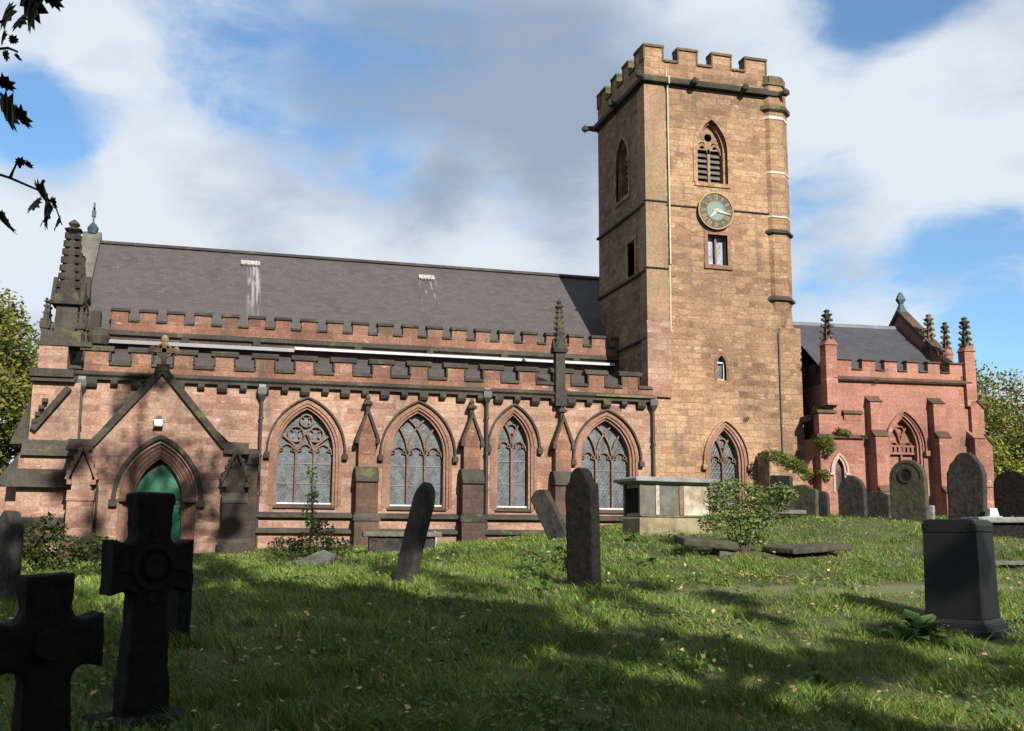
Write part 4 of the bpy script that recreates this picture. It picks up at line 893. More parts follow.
# buttresses
def cbut(x0, w, zt, steps):
    b = MB(); z1 = zt; d = MB(); pr = .32
    for i, (z, dw) in enumerate(steps):
        b.box(x0,x0+w+dw,-pr,.02,z,z1); 
        d.prism_x([(-pr-.05,z1-.02),(.03,z1-.02),(.03,z1+.25),(-pr+.22,z1+.12)] if i == 0 else [(-pr-.05,z1-.03),(-pr+.24,z1-.03),(-pr+.24,z1+.22)], x0-.03, x0+w+dw+.03)
        z1 = z; pr += .24
    o = cpart(b,'chapel_buttress',PINK,bevel=.01); cpart(d,'weathering',SOOT,o,bevel=.01)
cbut(1.22,.46,4.86,((2.9+.75,0),(1.75,.0),(-.5,.04))); cbut(3.62,.46,4.86,((3.65,0),(1.75,0),(-.5,.04)))
def ebut():
    b = MB().prism([(5.2,-.5),(6.15,-.5),(6.15,1.9),(5.95,2.15),(5.95,3.55),(5.70,3.8),(5.70,4.8),(5.48,5.0),(5.2,5.0)], -.15, .5)
    o = cpart(b,'chapel_buttress',PINK,bevel=.01)
    d = MB().sweep([(6.2,1.86),(5.94,2.2)],0,.05,-.2,.55).sweep([(6.0,3.5),(5.68,3.85)],0,.06,-.2,.55).sweep([(5.75,4.76),(5.46,5.05)],0,.06,-.2,.55)
    cpart(d,'weathering',SOOT,o)
    cpart(MB().box(5.1,5.5,-.4,.0,-.5,3.7).box(5.1,5.6,-.6,0,-.5,2.0).prism_x([(-.65,1.95),(-.35,1.95),(-.38,2.2)],5.05,5.65).prism_x([(-.45,3.65),(.0,3.65),(.0,3.95)],5.06,5.55),'chapel_buttress',PINK,bevel=.01)
ebut()
# chapel window: blind lower panel with carved head
w, sub = window(*cw, 2, 'ret', y=0, stone=PINK, hood_m=PINK, hood=(.22,.26), stop=-.1, glass=PINK, bars=False, wrap=lambda mb,n,m,p: cpart(mb,n,m), parent=church, name='chapel_window')
fr = MB().box(cw[0]-cw[1],cw[0]+cw[1],.22,.37,3.08,3.16)
for i in range(6): fr.box(cw[0]-.45+i*.165,cw[0]-.36+i*.165,.21,.3,3.16,3.34)
fr.box(cw[0]-cw[1],cw[0]+cw[1],.21,.34,3.34,3.40)
cpart(fr,'carved_band',PINK,w)
# low projecting vestry at the corner
vb = MB().prism([(-.62,-.5),(1.0,-.5),(1.0,3.58),(-.62,3.58)],-.12,.1,[lowh[::-1]])
vb.box(-.62,-.20,.1,2.2,-.5,3.58); vb.box(-.60,.98,-.08,.3,3.62,4.20).box(-.60,.0,-.08,.3,4.2,4.42).box(.35,.98,-.08,.3,4.2,4.42)
vb.prism([(-.9,-.5),(-.62,-.5),(-.62,3.0),(-.9,2.6)],0.3,1.3)
ves = cpart(vb,'vestry_wall',PINK,bevel=.01)
cpart(MB().prism_x([(-.24,3.56),(.3,3.56),(.3,3.70),(-.10,3.70)],-.72,1.05).prism_x([(-.16,4.42),(.3,4.42),(.3,4.52),(-.1,4.54)],-.68,.06).prism_x([(-.16,4.42),(.3,4.42),(.3,4.52),(-.1,4.54)],.30,1.05).box(-.7,-.55,.3,2.2,4.2,4.4),'vestry_coping',SOOT,ves,bevel=.015)
vw = cpart(MB().sweep(arch(.06,.17,2.45,.42,8,1.72),0,.07,-.15,.0).sweep(arch(.06,.26,2.45,.52,8,2.35),0,.07,-.19,-.1).box(-.32,-.14,-.2,-.1,2.3,2.38).box(.26,.44,-.2,-.1,2.3,2.38),'vestry_window',simple('whitened_stone',(.38,.27,.23),.9,scale=6))
cpart(MB().prism(arch(.06,.18,2.45,.42,8,1.7),.0,.04),'glass',GLASS2,vw)

# ================================================================== FOLIAGE
def leaf_cloud(cent, rad, n, size, rng, squash=.8, surf=.0):
    d = rng.normal(size=(n,3)); d /= np.linalg.norm(d,axis=1)[:,None]
    r = rng.random(n)**(1/3)
    if surf: r = np.maximum(r, rng.random(n)*surf)
    return cent+d*(r*rad)[:,None]*np.array([1,1,squash]), None
def leaves_mesh(name, P, size, rng, mat, fold=.25, aspect=.6, up_bias=.4):
    n = len(P); s = size*(.6+.8*rng.random(n))
    nrm = rng.normal(size=(n,3)); nrm[:,2] = np.abs(nrm[:,2])+up_bias; nrm /= np.linalg.norm(nrm,axis=1)[:,None]
    t = rng.normal(size=(n,3)); t -= (t*nrm).sum(1)[:,None]*nrm; t /= np.linalg.norm(t,axis=1)[:,None]; b = np.cross(nrm,t)
    s_ = s[:,None]
    v = np.stack([P-t*s_*.5, P+b*s_*aspect*.5+nrm*s_*fold*.4, P+t*s_*.5, P-b*s_*aspect*.5+nrm*s_*fold*.4], 1).reshape(-1,3)
    return quads_mesh(name, v, n, mat, tri=True)
def quads_mesh(name, v, n, mat, tri=False):
    me = bpy.data.meshes.new(name); me.vertices.add(len(v)); me.vertices.foreach_set('co', v.astype(np.float32).ravel())
    b = np.arange(n)*4
    idx = np.stack([b,b+1,b+2, b,b+2,b+3],1).ravel()
    me.loops.add(n*6); me.loops.foreach_set('vertex_index', idx.astype(np.int32))
    me.polygons.add(n*2); me.polygons.foreach_set('loop_start', (np.arange(n*2)*3).astype(np.int32)); me.polygons.foreach_set('loop_total', np.full(n*2,3,np.int32))
    me.update(calc_edges=True); me.materials.append(mat); return me
def limb(m, rng, p, d, ln_, r, depth, tips, bend=.25, split=3):
    pts = [p]; rs = [r]; q = p.copy(); dd = d.copy(); k = 4
    for i in range(k):
        dd = (dd+Vector(rng.normal(size=3))*bend*.35+Vector((0,0,.05))).normalized(); q = q+dd*ln_/k; pts.append(q.copy()); rs.append(r*(1-.5*(i+1)/k))
    m.tube(pts, rs, 6 if depth > 1 else 4)
    if depth == 0: tips.append(np.array(q)); tips.append(np.array(pts[2])); return
    for j in range(split):
        f = .45+.55*(j+1)/split; b = pts[min(k, max(1, round(f*k)))]
        nd = (dd+Vector(rng.normal(size=3))*.75).normalized(); limb(m, rng, b.copy(), nd, ln_*.68, rs[-1]*1.05, depth-1, tips, bend, split)
def tree(name, loc, h, trunk_h, spread, nleaf, size, mat, seed, label, cat='tree', group=None, clump=1.0, depth=2, lean=(0,0), r0=None, nl=6, squash=.8):
    rng = np.random.default_rng(seed); root = tag(empty(name, loc), label, cat, group)
    m = MB(); tips = []; r0 = r0 or h*.028; top = Vector((lean[0],lean[1],trunk_h))
    m.tube([(0,0,-.3),(lean[0]*.3,lean[1]*.3,trunk_h*.4),tuple(top)], [r0*1.25,r0,r0*.8], 10)
    for i in range(nl):
        a = 2*math.pi*i/nl+rng.random()*.7; el = .25+.9*rng.random()
        d = Vector((math.cos(a)*math.cos(el), math.sin(a)*math.cos(el), math.sin(el)))
        limb(m, rng, top-Vector((0,0,trunk_h*.25*rng.random())), d, spread*(.55+.2*rng.random()), r0*.5, depth, tips)
    limb(m, rng, top, Vector((0,0,1)), (h-trunk_h)*.55, r0*.6, depth, tips)
    m.build('trunk', BARK, root, smooth=True)
    T = np.array(tips); per = max(1, nleaf//len(T)); P = []
    for t in T: P.append(leaf_cloud(t, clump*(.5+.8*rng.random()), int(per*(.4+1.2*rng.random())), size, rng, squash)[0])
    P = np.concatenate(P); me = leaves_mesh('crown', P, size, rng, mat)
    o = bpy.data.objects.new('crown', me); COL.objects.link(o); o.parent = root
    return root
# background trees left and right of the church
tree('tree', (-9.6,49,.3), 9.2, 3.4, 4.3, 20000, .22, L_LEFT, 3, 'tall yellowing green tree left of the church, pale forked trunk showing', group='trees behind the church', clump=1.15, nl=7)
tree('tree', (-7.0,45,.3), 7.6, 2.2, 2.8, 15000, .2, L_LEFT, 8, 'shorter leafy tree close to the west end of the church', group='trees behind the church', clump=.9)
tree('tree', (-13.5,50,.3), 10, 3, 4.4, 14000, .24, L_LEFT, 14, 'autumn tree at the left edge of the photograph behind the church', group='trees behind the church', clump=1.1)
tree('tree', (42.5,52,1), 8.2, 2.6, 4.4, 16000, .2, L_LEFT, 5, 'yellowing green tree right of the chapel', group='trees behind the church', clump=1.0, depth=3, nl=6)
tree('tree', (49,56,1), 7.4, 2.0, 4.2, 12000, .22, L_RGT, 6, 'thin brown tree at the far right edge', group='trees behind the church', clump=1.0, depth=2)
tree('tree', (38.0,47,1), 4.4, 1.2, 2.2, 5500, .18, L_LIME, 9, 'low bright yellow green tree beside the chapel buttress', group='trees behind the church', clump=.7)
tree('tree', (44,47.5,1), 4.2, 1.0, 3.2, 9000, .2, L_DARK, 10, 'dark green hedge tree behind the right hand gravestones', group='trees behind the church', clump=1.0)
# churchyard trees behind the photographer whose shade falls across the grass
tree('tree', (2.0,-5.0,-1.4), 24.5, 5.0, 4.4, 40000, .30, L_DARK, 21, 'tall churchyard tree whose leafy branch hangs into the top left corner', group='churchyard trees', clump=1.3, depth=2, nl=8, squash=.75)
tree('tree', (8.0,-8.0,-1.5), 15, 4.6, 4.4, 34000, .20, L_DARK, 22, 'broad churchyard tree shading the middle of the lawn', group='churchyard trees', clump=.50, depth=2, nl=7)
tree('tree', (16.2,-7.0,-1.6), 13, 4.2, 3.8, 24000, .20, L_DARK, 23, 'thinner churchyard tree shading the right foreground', group='churchyard trees', clump=.50, depth=2)
tree('tree', (-4.4,-4.5,-1.3), 18, 4.5, 3.6, 24000, .30, L_DARK, 24, 'dense churchyard tree behind the left shoulder of the photographer', group='churchyard trees', clump=1.2)

tree('tree', (1.35,-3.4,-1.5), 11.5, 2.0, 3.0, 30000, .24, L_DARK, 25, 'low dense yew close behind the photographer shading the stone crosses', group='churchyard trees', clump=.9)


tree('tree', (4.6,-4.0,-1.5), 23.5, 6.5, 4.6, 36000, .22, L_DARK, 27, 'slim churchyard tree nearest behind the photographer', group='churchyard trees', clump=.50, depth=2)

def copy_tree(o, loc, rz, label):
    c = o.copy(); COL.objects.link(c); c.location = loc; c.rotation_euler.z = rz; c['label'] = label
    for ch in [q for q in o.children]:
        d = ch.copy(); COL.objects.link(d); d.parent = c
    return c
_far = [o for o in bpy.data.objects if o.type == 'EMPTY' and o.name.startswith('tree') and abs(o.location.x+4.4) < .01][0]
for k, (x, y, rz, lab) in enumerate(((-30,-16,1,'farthest left unseen tree added behind the photographer to block skylight'),(-20,-24,2,'second unseen tree added to block skylight'),(-9,-27,3,'added skylight blocking tree left of the middle gap'),(4,-28,4,'middle unseen tree added to block skylight'),(16,-26,5,'boundary tree right of the middle'),(28,-22,.5,'last but one unseen tree added to block skylight'),(38,-12,1.6,'farthest right unseen tree added to block skylight'),(-24,4,2.7,'added skylight blocking tree beyond the left edge of the photograph'))):
    copy_tree(_far, (x,y,-1.8), rz, lab).scale = (1.5,1.5,.8)  # unseen trees added behind the camera to cut the skylight

# ================================================================== GRAVESTONES
def stone(name, out, th, loc, rz, mat, label, cat='gravestone', lean=0, tilt=0, bevel=.02, group=None, extra=None):
    """upright stone: outline in XZ (local), thickness th; lean = roll in its own plane, tilt = fore-aft"""
    m = MB().prism(out, -th/2, th/2)
    z = g1(loc[0], loc[1])
    o = m.build(name, mat, None, bevel=bevel, seg=3); o.location = (loc[0], loc[1], z)
    o.rotation_euler = (tilt, lean, rz); tag(o, label, cat, group); worn(o)
    return o
_tx = bpy.data.textures.new('stone_wear', 'CLOUDS'); _tx.noise_scale = .11; _tx.noise_depth = 3
def worn(o, vox=.022, amp=.022):
    o.modifiers.clear()
    m = o.modifiers.new('remesh', 'REMESH'); m.mode = 'VOXEL'; m.voxel_size = vox; m.use_smooth_shade = True
    q = o.modifiers.new('smooth', 'SMOOTH'); q.factor = .5; q.iterations = 2
    d = o.modifiers.new('wear', 'DISPLACE'); d.texture = _tx; d.strength = amp; d.mid_level = .5; d.texture_coords = 'LOCAL'
    return o
def rnd_top(w, h, r=None, n=10):
    r = r or w/2; zs_ = h-r
    return [(-w/2,-.4),(w/2,-.4)]+[(w/2*math.cos(math.pi*i/n), zs_+r*math.sin(math.pi*i/n)) for i in range(n+1)]
def shoulder(w, h, sh=.1, n=10, rr=.34):     # round head on square shoulders
    r = w*rr; z = h-r
    return [(-w/2,-.4),(w/2,-.4),(w/2,z-.06),(w/2-sh*.5,z)]+[(r*math.cos(math.pi*i/n), z+r*math.sin(math.pi*i/n)) for i in range(n+1)]+[(-w/2+sh*.5,z),(-w/2,z-.06)]
def gothic(w, h, rise): return [(-w/2,-.4)]+[(x,z) for x,z in arch(0,w/2,h-rise,rise,8)]+[(w/2,-.4)]
def ogee(w, h):
    hw = w/2; half = [(hw,-.4),(hw,h*.80),(hw*.93,h*.86),(hw*.70,h*.875),(hw*.62,h*.90),(hw*.50,h*.955),(hw*.28,h*.985),(0,h)]
    return half+[(-x,z) for x,z in half[::-1][1:]]
def scroll(w, h):
    hw = w/2; half = [(hw*.96,-.4),(hw,h*.70),(hw*.90,h*.75),(hw*.84,h*.82),(hw*.62,h*.88),(hw*.46,h*.95),(hw*.22,h*.99),(0,h)]
    return half+[(-x,z) for x,z in half[::-1][1:]]
def ornate(w, h):
    hw = w/2; half = [(hw*.92,-.4),(hw*.92,h*.66),(hw*1.04,h*.70),(hw*1.0,h*.76),(hw*.86,h*.78),(hw*.80,h*.84),(hw*.56,h*.86),(hw*.50,h*.93),(hw*.30,h*.98),(0,h)]
    return half+[(-x,z) for x,z in half[::-1][1:]]
CARVE = simple('shallow_lettering_grey', (.045,.042,.038), .9)
def inscription(o, w, z0, z1, th, seed, rows=6):      # worn incised lines, no legible words remain
    rng = random.Random(seed); m = MB()
    for k in range(rows):
        z = z1-(z1-z0)*k/rows; L_ = w*(.35+.5*rng.random()); x = -L_/2
        while x < L_/2-.02:
            lw = .012+.02*rng.random(); m.box(x, x+lw, -th/2-.004, -th/2+.004, z-.016, z+.014); x += lw+.012+(.02 if rng.random() < .2 else 0)
    m.build('inscription', CARVE, o)
A = stone('headstone', gothic(.44,1.64,.34), .17, (3.06,17.5), R(-66), GRAVE, 'dark pointed headstone leaning right, alone in the middle of the lawn', lean=R(8), tilt=R(-10))
B = stone('headstone', rnd_top(.55,1.50,.2), .22, (8.95,27.5), R(-50), GRAVE, 'narrow dark headstone tilting steeply left behind the tall upright one', lean=R(-29))
C_ = stone('headstone', ogee(.58,1.92), .20, (5.75,16.5), R(-64), GRAVEB, 'tall blackened headstone with curved shoulders standing upright on the central lawn', lean=R(-1.5))
stone('headstone', [(-.34,-.4),(.34,-.4),(.34,1.1),(-.34,1.14)], .14, (15.15,27.0), R(-68), GRAVE, 'square topped headstone beside the overgrown wall stub', lean=R(1))
D = stone('headstone', ogee(1.04,.93), .15, (16.35,28.0), R(-66), GRAVEG, 'wide low headstone with curved shoulders between the square topped and the slim stone', lean=R(2))
#inscription(D, .7, .2, .6, .15, 8, 4)
stone('headstone', gothic(.32,.80,.2), .12, (17.38,28.5), R(-66), GRAVE, 'slim small pointed marker under the vestry window')
stone('headstone', gothic(.92,1.28,.55), .18, (18.97,29.5), R(-66), GRAVE, 'gothic pointed headstone in front of the chapel wall')
E_ = stone('headstone', ogee(.92,.84), .15, (20.15,30.0), R(-66), GRAVE, 'small low shouldered headstone left of the big round topped one')
rt_ = stone('headstone', rnd_top(1.12,1.82,.54), .2, (19.92,28.0), R(-64), GRAVEG, 'large round topped headstone with carved roundel below the chapel window', lean=R(-1))
m = MB().sweep(circle(0,1.36,.20,20),-.03,.03,-.13,-.09,closed=True); m.build('roundel_ring', GRAVE, rt_)
MB().prism(circle(0,1.36,.15,20),-.112,-.098).build('roundel_boss', GRAVEB, rt_)
MB().sweep([(x*.86,z*.97-.02) for x,z in rnd_top(1.06,1.80,.5)[2:]],-.012,.012,-.112,-.095).build('edge_moulding', GRAVE, rt_)
#inscription(rt_, .8, .45, 1.0, .2, 9, 5)
on = stone('headstone', scroll(1.16,2.08), .24, (21.88,28.0), R(-66), GRAVE, 'tall headstone with narrow sloping shoulders and rounded top behind the granite pedestal', lean=R(2))
stone('headstone', rnd_top(1.15,1.55,.45), .2, (25.2,30.0), R(-66), GRAVEB, 'dark round shouldered headstone at the right edge of the photograph')
stone('headstone', [(-.16,-.3),(.16,-.3),(.16,.46),(-.16,.46)], .12, (21.0,28.6), R(-60), SLAB, 'little square grey stone left of the tall sloping shouldered headstone')
# small stone by the tower window
stone('headstone', [(-.24,-1.2),(.24,-1.2)]+[(.24*math.cos(math.pi*i/10), .95+.24*math.sin(math.pi*i/10)) for i in range(11)], .16, (12.97,27.5), R(-35), GRAVE, 'small round headed stone peeping over the chest tomb')
# stone far left and the one behind the cross
stone('headstone', ogee(.40,1.22), .18, (-2.56,16.0), R(-50), GRAVE, 'dark headstone at the left edge of the photograph', lean=R(1))
stone('headstone', [(-.24,-.4),(.24,-.4),(.24,.72),(.16,.86),(-.16,.90),(-.24,.76)], .16, (-.30,12.4), R(-62), GRAVEB, 'low dark headstone half hidden behind the tall stone cross', lean=R(2))

# ---- the two stone crosses
def cross_mb(w, h, arm_z, arm_h, shaft0, shaft1, top_w, th, rr):
    hw = w/2; a0, a1 = arm_z-arm_h/2, arm_z+arm_h/2; s1 = shaft1/2; t = top_w/2
    def fil(cx, cz, r, a_, b_, n=5): return [(cx+r*math.cos(a_+(b_-a_)*i/n), cz+r*math.sin(a_+(b_-a_)*i/n)) for i in range(n+1)]
    right = [(shaft0/2,-.4),(s1,a0-rr)] + fil(s1+rr, a0-rr, rr, math.pi, math.pi/2) + [(hw,a0-.03),(hw,a1+.03)] + fil(s1+rr, a1+rr, rr, -math.pi/2, -math.pi)[0:] + [(t,h-.02),(t*.95,h)]
    left = [(-x,z) for x,z in right[::-1]]
    return MB().prism(right+left, -th/2, th/2)
c1 = cross_mb(.66, 1.80, 1.22, .36, .46, .27, .32, .22, .07).build('stone_cross', GRAVEB, None, bevel=.02, seg=3)
c1.location = (-.43, 9.2, g1(-.43,9.2)); c1.rotation_euler = (R(1), R(-1), R(28)); tag(c1, 'tall black weathered stone cross in front of the green door', 'cross', 'stone grave crosses')
kn = MB().prism(circle(0,1.22,.09,16),-.15,-.10).sweep(circle(0,1.22,.16,20),-.02,.025,-.135,-.10,closed=True)
for a in range(4): kn.sweep([(.18*math.cos(a*math.pi/2),1.22+.18*math.sin(a*math.pi/2)),(.28*math.cos(a*math.pi/2),1.22+.28*math.sin(a*math.pi/2))],-.035,.035,-.125,-.10)
kn.build('carved_boss', GRAVEB, c1, bevel=.01)
worn(c1); MB().box(-.36,.36,-.26,.26,-.3,.10).build('cross_base', GRAVEB, c1, bevel=.02)
c2 = cross_mb(.64, 1.30, .90, .26, .40, .26, .28, .2, .08).build('stone_cross', GRAVEB, None, bevel=.02, seg=3)
worn(c2); c2.location = (-.86, 7.1, g1(-.86,7.1)); c2.rotation_euler = (R(2), R(-3), R(25)); tag(c2, 'lower black stone cross in the bottom left corner', 'cross', 'stone grave crosses')
MB().prism(circle(0,.90,.09,16),-.14,-.095).build('carved_boss', GRAVEB, c2, bevel=.01)

# ---- granite pedestal monument on the right
pz = g1(10.5,13.8); pr_ = tag(empty('granite_pedestal', (10.60,13.80,pz), R(-56)), 'big square polished black granite pedestal tomb at the right, front face dark', 'monument')
MB().frust((0,0),.86,.86,.16,.815,.815,1.42).build('die', GRAN, pr_, bevel=.015)
cp = MB().prism([(-.42,1.421),(.42,1.421),(.42,1.52),(.39,1.58),(.33,1.61),(-.33,1.61),(-.39,1.58),(-.42,1.52)],-.42,.42)
cap_ = cp.build('cap', GRAN, pr_, bevel=.015)
for q_ in (-.33,.33): MB().sweep(circle(q_,1.51,.04,12),-.008,.008,-.432,-.415,closed=True).build('carved_roundel', GRAN, cap_)
MB().frust((0,0),1.04,1.04,.0,1.02,1.02,.10).frust((0,0),.98,.98,.10,.90,.90,.165).box(-.6,.6,-.6,.6,-.3,.02).build('base', GRAN, pr_, bevel=.012)

pr_.scale = (.93,.93,.975)
# ---- chest tomb
tz = g1(10.5,24.2)+.10; tb = tag(empty('chest_tomb', (10.62,24.4,tz), R(8)), 'stone chest tomb with moulded pale slab lid and peeling side panels', 'tomb')
MB().box(-1.0,1.0,-.42,.42,-.6,.30).build('plinth', OCHRE, tb, bevel=.02)
MB().box(-.92,.92,-.36,.36,.33,1.08).build('core', PALE, tb, bevel=.01)
for x0,x1,mt in ((-.93,-.55,GREY),(-.55,-.44,PALE),(-.44,.10,GREY),(.10,.22,MOULD),(.22,.93,PALE)):
    MB().box(x0+.004,x1-.004,-.40 if mt is not GREY else -.385,-.355,.36,1.06).build('side_panel', mt, tb, bevel=.008)
MB().box(-.955,-.915,-.30,.30,.42,1.0).build('end_panel', GRAVEB, tb, bevel=.01)
MB().box(-.98,-.90,-.40,-.32,.34,1.08).box(-.98,-.90,.32,.40,.34,1.08).build('corner_post', GREY, tb, bevel=.01)
ld = MB().box(-1.16,1.16,-.56,.56,1.14,1.22).frust((0,0),1.98,.86,1.08,2.26,1.06,1.145).frust((0,0),2.30,1.10,1.22,2.20,1.0,1.25)
ld.build('lid_slab', SLAB, tb, bevel=.015)

# ---- ledgers and broken slabs
def ledger(name, loc, w, d, t, rz, mat, label, up_=.05, tx=0, ty=0, cat='grave slab', edge=None):
    o = MB().box(-w/2,w/2,-d/2,d/2,0,t).build(name, mat, None, bevel=.02); o.location = (*loc, g1(*loc)+up_); o.rotation_euler = (tx,ty,rz); tag(o, label, cat); worn(o, .02, .03); return o
ledger('ledger_slab', (12.3,20.9), 1.9, .85, .12, R(20), GRAVEG, 'long flat slab lying tilted in the grass right of the bush', .06, R(3), R(-3))
bt = ledger('broken_slab', (9.85,20.7), 1.15, .75, .15, R(-8), GRAVEG, 'thick broken slab propped on a block at the foot of the bush', .16, R(6), R(5))
MB().box(.2,.55,-.30,.2,-.35,-.003).build('support_block', GREY, bt, bevel=.02)
ledger('ledger_slab', (14.7,26.1), 1.0, .6, .10, R(-10), GREY, 'short flat slab at the foot of the square topped headstone', .10)
wl = ledger('ledger_slab', (20.3,24.2), 2.4, 1.1, .14, R(-12), SLAB, 'pale flat ledger at the right edge behind the granite pedestal', .34)
MB().box(-1.05,1.05,-.42,.42,-.5,-.003).build('base', GRAVEB, wl, bevel=.02)
mo = MB().frust((0,0),.62,.4,0,.5,.3,.18).frust((0,0),.34,.24,.18,.24,.18,.42).build('marble_urn_base', MARBLE, None, bevel=.02); mo.location = (22.1,27.2,g1(22.1,27.2)+.05); tag(mo, 'small white stepped marble block beside the granite pedestal', 'grave marker')
lt = ledger('low_tomb', (4.85,28.2), 2.0, .85, .12, R(-6), GREY, 'low flat topped tomb at the foot of the aisle wall', .38)
MB().box(-.85,.85,-.34,.34,-.6,-.003).build('base', GRAVE, lt, bevel=.02)
o = MB().prism([(-.12,-.2),(.12,-.2),(.09,.42),(.0,.5)],-.05,.05).build('white_marker', MARBLE, None, bevel=.01); o.location=(5.80,29.0,g1(5.8,29)); o.rotation_euler=(0,R(8),R(-8)); tag(o,'small white marker standing right of the leaning pointed headstone','grave marker')
ledger('ledger_slab', (2.2,23.2), .8, .5, .1, R(30), GREY, 'small tilted slab in the shade right of the spindly bush', .06, R(14), R(-18))
ledger('ledger_slab', (16.6,20.2), 1.2, .8, .08, R(-20), GREY, 'flat slab sunk in the grass at the far right behind the granite pedestal', .03)

# ---- shrubs
def shrub(name, loc, P, size, mat, stems, label, cat='shrub', z=None, asp=.55):
    z = g1(*loc) if z is None else z
    root = tag(empty(name, (*loc, z)), label, cat); rng = np.random.default_rng(len(P))
    m = MB()
    for s in stems: m.tube([Vector(q) for q in s], [.022,.016,.008][:len(s)] if len(s) == 3 else .012, 5)
    if stems: m.build('stem', BARK, root)
    me = leaves_mesh('foliage', P, size, rng, mat, aspect=asp); o = bpy.data.objects.new('foliage', me); COL.objects.link(o); o.parent = root
    return root
rng = np.random.default_rng(77)
def clumps(cs, n, rng): return np.concatenate([leaf_cloud(np.array(c[:3]), c[3], int(n*c[3]**2/.1), .1, rng, c[4] if len(c) > 4 else .8)[0] for c in cs])
cs = [(-.55,0,1.25,.32),(-.2,.1,1.35,.28),(.2,0,1.1,.32),(.6,.1,1.15,.28),(.85,0,1.3,.22),(1.05,0,1.2,.2),(.95,.1,1.0,.22),(.2,0,1.35,.2),(-.75,0,1.0,.2),(-.4,0,.85,.35),(.1,.05,.75,.35),(.5,0,.75,.3),(-.1,0,.4,.3),(.3,0,.35,.25),(-.8,0,.6,.25)]
shrub('bush', (10.85,20.9), clumps(cs, 380, rng), .075, L_BUSH, [[(0,0,-.1),(c[0]*.4,c[1],c[2]*.55),(c[0],c[1],c[2])] for c in cs], 'sprawling pale leaved bush in front of the chest tomb', 'bush')
cs = [(-.3,0,.3,.32),(.15,0,.38,.3),(.5,0,.25,.25)]
shrub('bush', (5.35,17.1), clumps(cs, 130, rng), .08, L_WEED, [], 'low leafy green bush at the foot of the tall blackened headstone', 'bush')
cs = [(0,0,.35,.5,.6),(.6,0,.3,.4,.6),(-.6,0,.3,.4,.6),(.3,.2,.7,.3)]
shrub('bush', (2.3,25.6), clumps(cs, 170, rng), .09, L_DARK, [], 'dark tangled undergrowth below the first aisle window', 'undergrowth')
cs = [(0,0,2.0,.16,1.6),(.03,0,1.5,.17,1.4),(-.05,0,1.1,.2,1.4),(.1,0,.8,.22)]
shrub('sapling', (2.35,26.4), clumps(cs, 260, rng), .10, L_WEED, [[(0,0,-.1),(.03,0,1.0),(0,0,2.2)]], 'spindly upright sapling in front of the first aisle window', 'sapling')
cs = [(0,0,.4,.6,.7),(.8,.1,.45,.5,.7),(-.9,0,.5,.6,.8),(1.5,0,.3,.4,.6),(-.2,0,.9,.4),(-1.6,0,.7,.5),(-2.2,0,.5,.6)]
shrub('bush', (-3.1,25.5), clumps(cs, 170, rng), .12, L_DARK, [], 'shaded bushes left of the porch beyond the crosses', 'bush')
cs = [(0,0,.5,.8,.7),(1.2,0,.3,.5,.7),(-1.4,0,.7,.9,.8)]
shrub('bush', (-5.6,30.5), clumps(cs, 90, rng), .12, L_LIME, [], 'yellow green bush at the west corner of the church', 'bush')
# plants rooted in the masonry
def tuft(loc, r, n, label, mat=L_IVY, sq=.7):
    rr = np.random.default_rng(int(loc[0]*100)); P = np.concatenate([leaf_cloud(np.array([a[0],a[1],a[2]]), a[3], int(n*a[3]**2/.04), .1, rr, sq)[0] for a in r])
    root = tag(empty('wall_plant', loc), label, 'plant', 'plants growing on the masonry'); me = leaves_mesh('foliage', P, .07, rr, mat, aspect=.5, up_bias=.8)
    o = bpy.data.objects.new('foliage', me); COL.objects.link(o); o.parent = root
tuft((18.9,33.6,2.72), [(-.55,-.2,.2,.36),(-.25,-.2,.12,.4),(.1,-.2,.0,.42),(.45,-.2,-.15,.4),(.75,-.25,-.4,.34)], 300, 'mat of green ivy on the sloping wall stub')
tuft((20.1,32.9,3.45), [(0,-.05,0,.34),(.15,-.1,-.2,.3),(-.12,0,-.1,.2),(.1,-.1,-.42,.16)], 260, 'round clump of fern hanging high on the vestry corner')
tuft((20.05,32.9,2.35), [(0,-.05,0,.22),(.1,-.05,-.18,.16)], 260, 'lower clump of fern on the vestry corner')
tuft((20.35,33.6,4.65), [(0,0,0,.18),(.2,0,.0,.14)], 220, 'tuft of green on the vestry wall top beside the tower')
tuft((20.78,32.72,3.78), [(0,0,0,.16),(.2,-.02,-.05,.14),(-.15,0,.05,.12)], 260, 'tuft growing on the ledge above the vestry window')
tuft((22.22,32.78,5.62), [(0,0,0,.13)], 260, 'little tuft under the chapel parapet')
tuft((21.6,32.72,3.62), [(0,0,0,.11)], 260, 'tiny tuft at the right end of the vestry ledge')
tuft((17.9,34.1,4.28), [(0,0,0,.10)], 200, 'weed above the tower window arch')
# broad leaved weeds by the pedestal
def dock(loc, n, ln_, label, seed, name='dock_plant'):
    rg = random.Random(seed); m = MB()
    for i in range(n):
        a = rg.random()*6.283; el = .3+.8*rg.random(); L_ = ln_*(.6+.6*rg.random()); ox, oy = rg.uniform(-.12,.12), rg.uniform(-.12,.12)
        d = Vector((math.cos(a)*math.cos(el), math.sin(a)*math.cos(el), math.sin(el))); s_ = Vector((-math.sin(a), math.cos(a), 0)); w = L_*.2; o = Vector((ox,oy,0))
        mid = o+d*L_*.55; tip = o+d*L_+Vector((0,0,-L_*.3))
        m.add([tuple(o), tuple(mid-s_*w), tuple(mid+Vector((0,0,-.02))), tuple(mid+s_*w), tuple(tip)], [(0,1,2),(0,2,3),(1,4,2),(2,4,3)])
    o = m.build(name, L_WEED, None); o.location = (*loc, g1(*loc)); tag(o, label, 'weed', 'broad leaved weeds in the grass'); return o
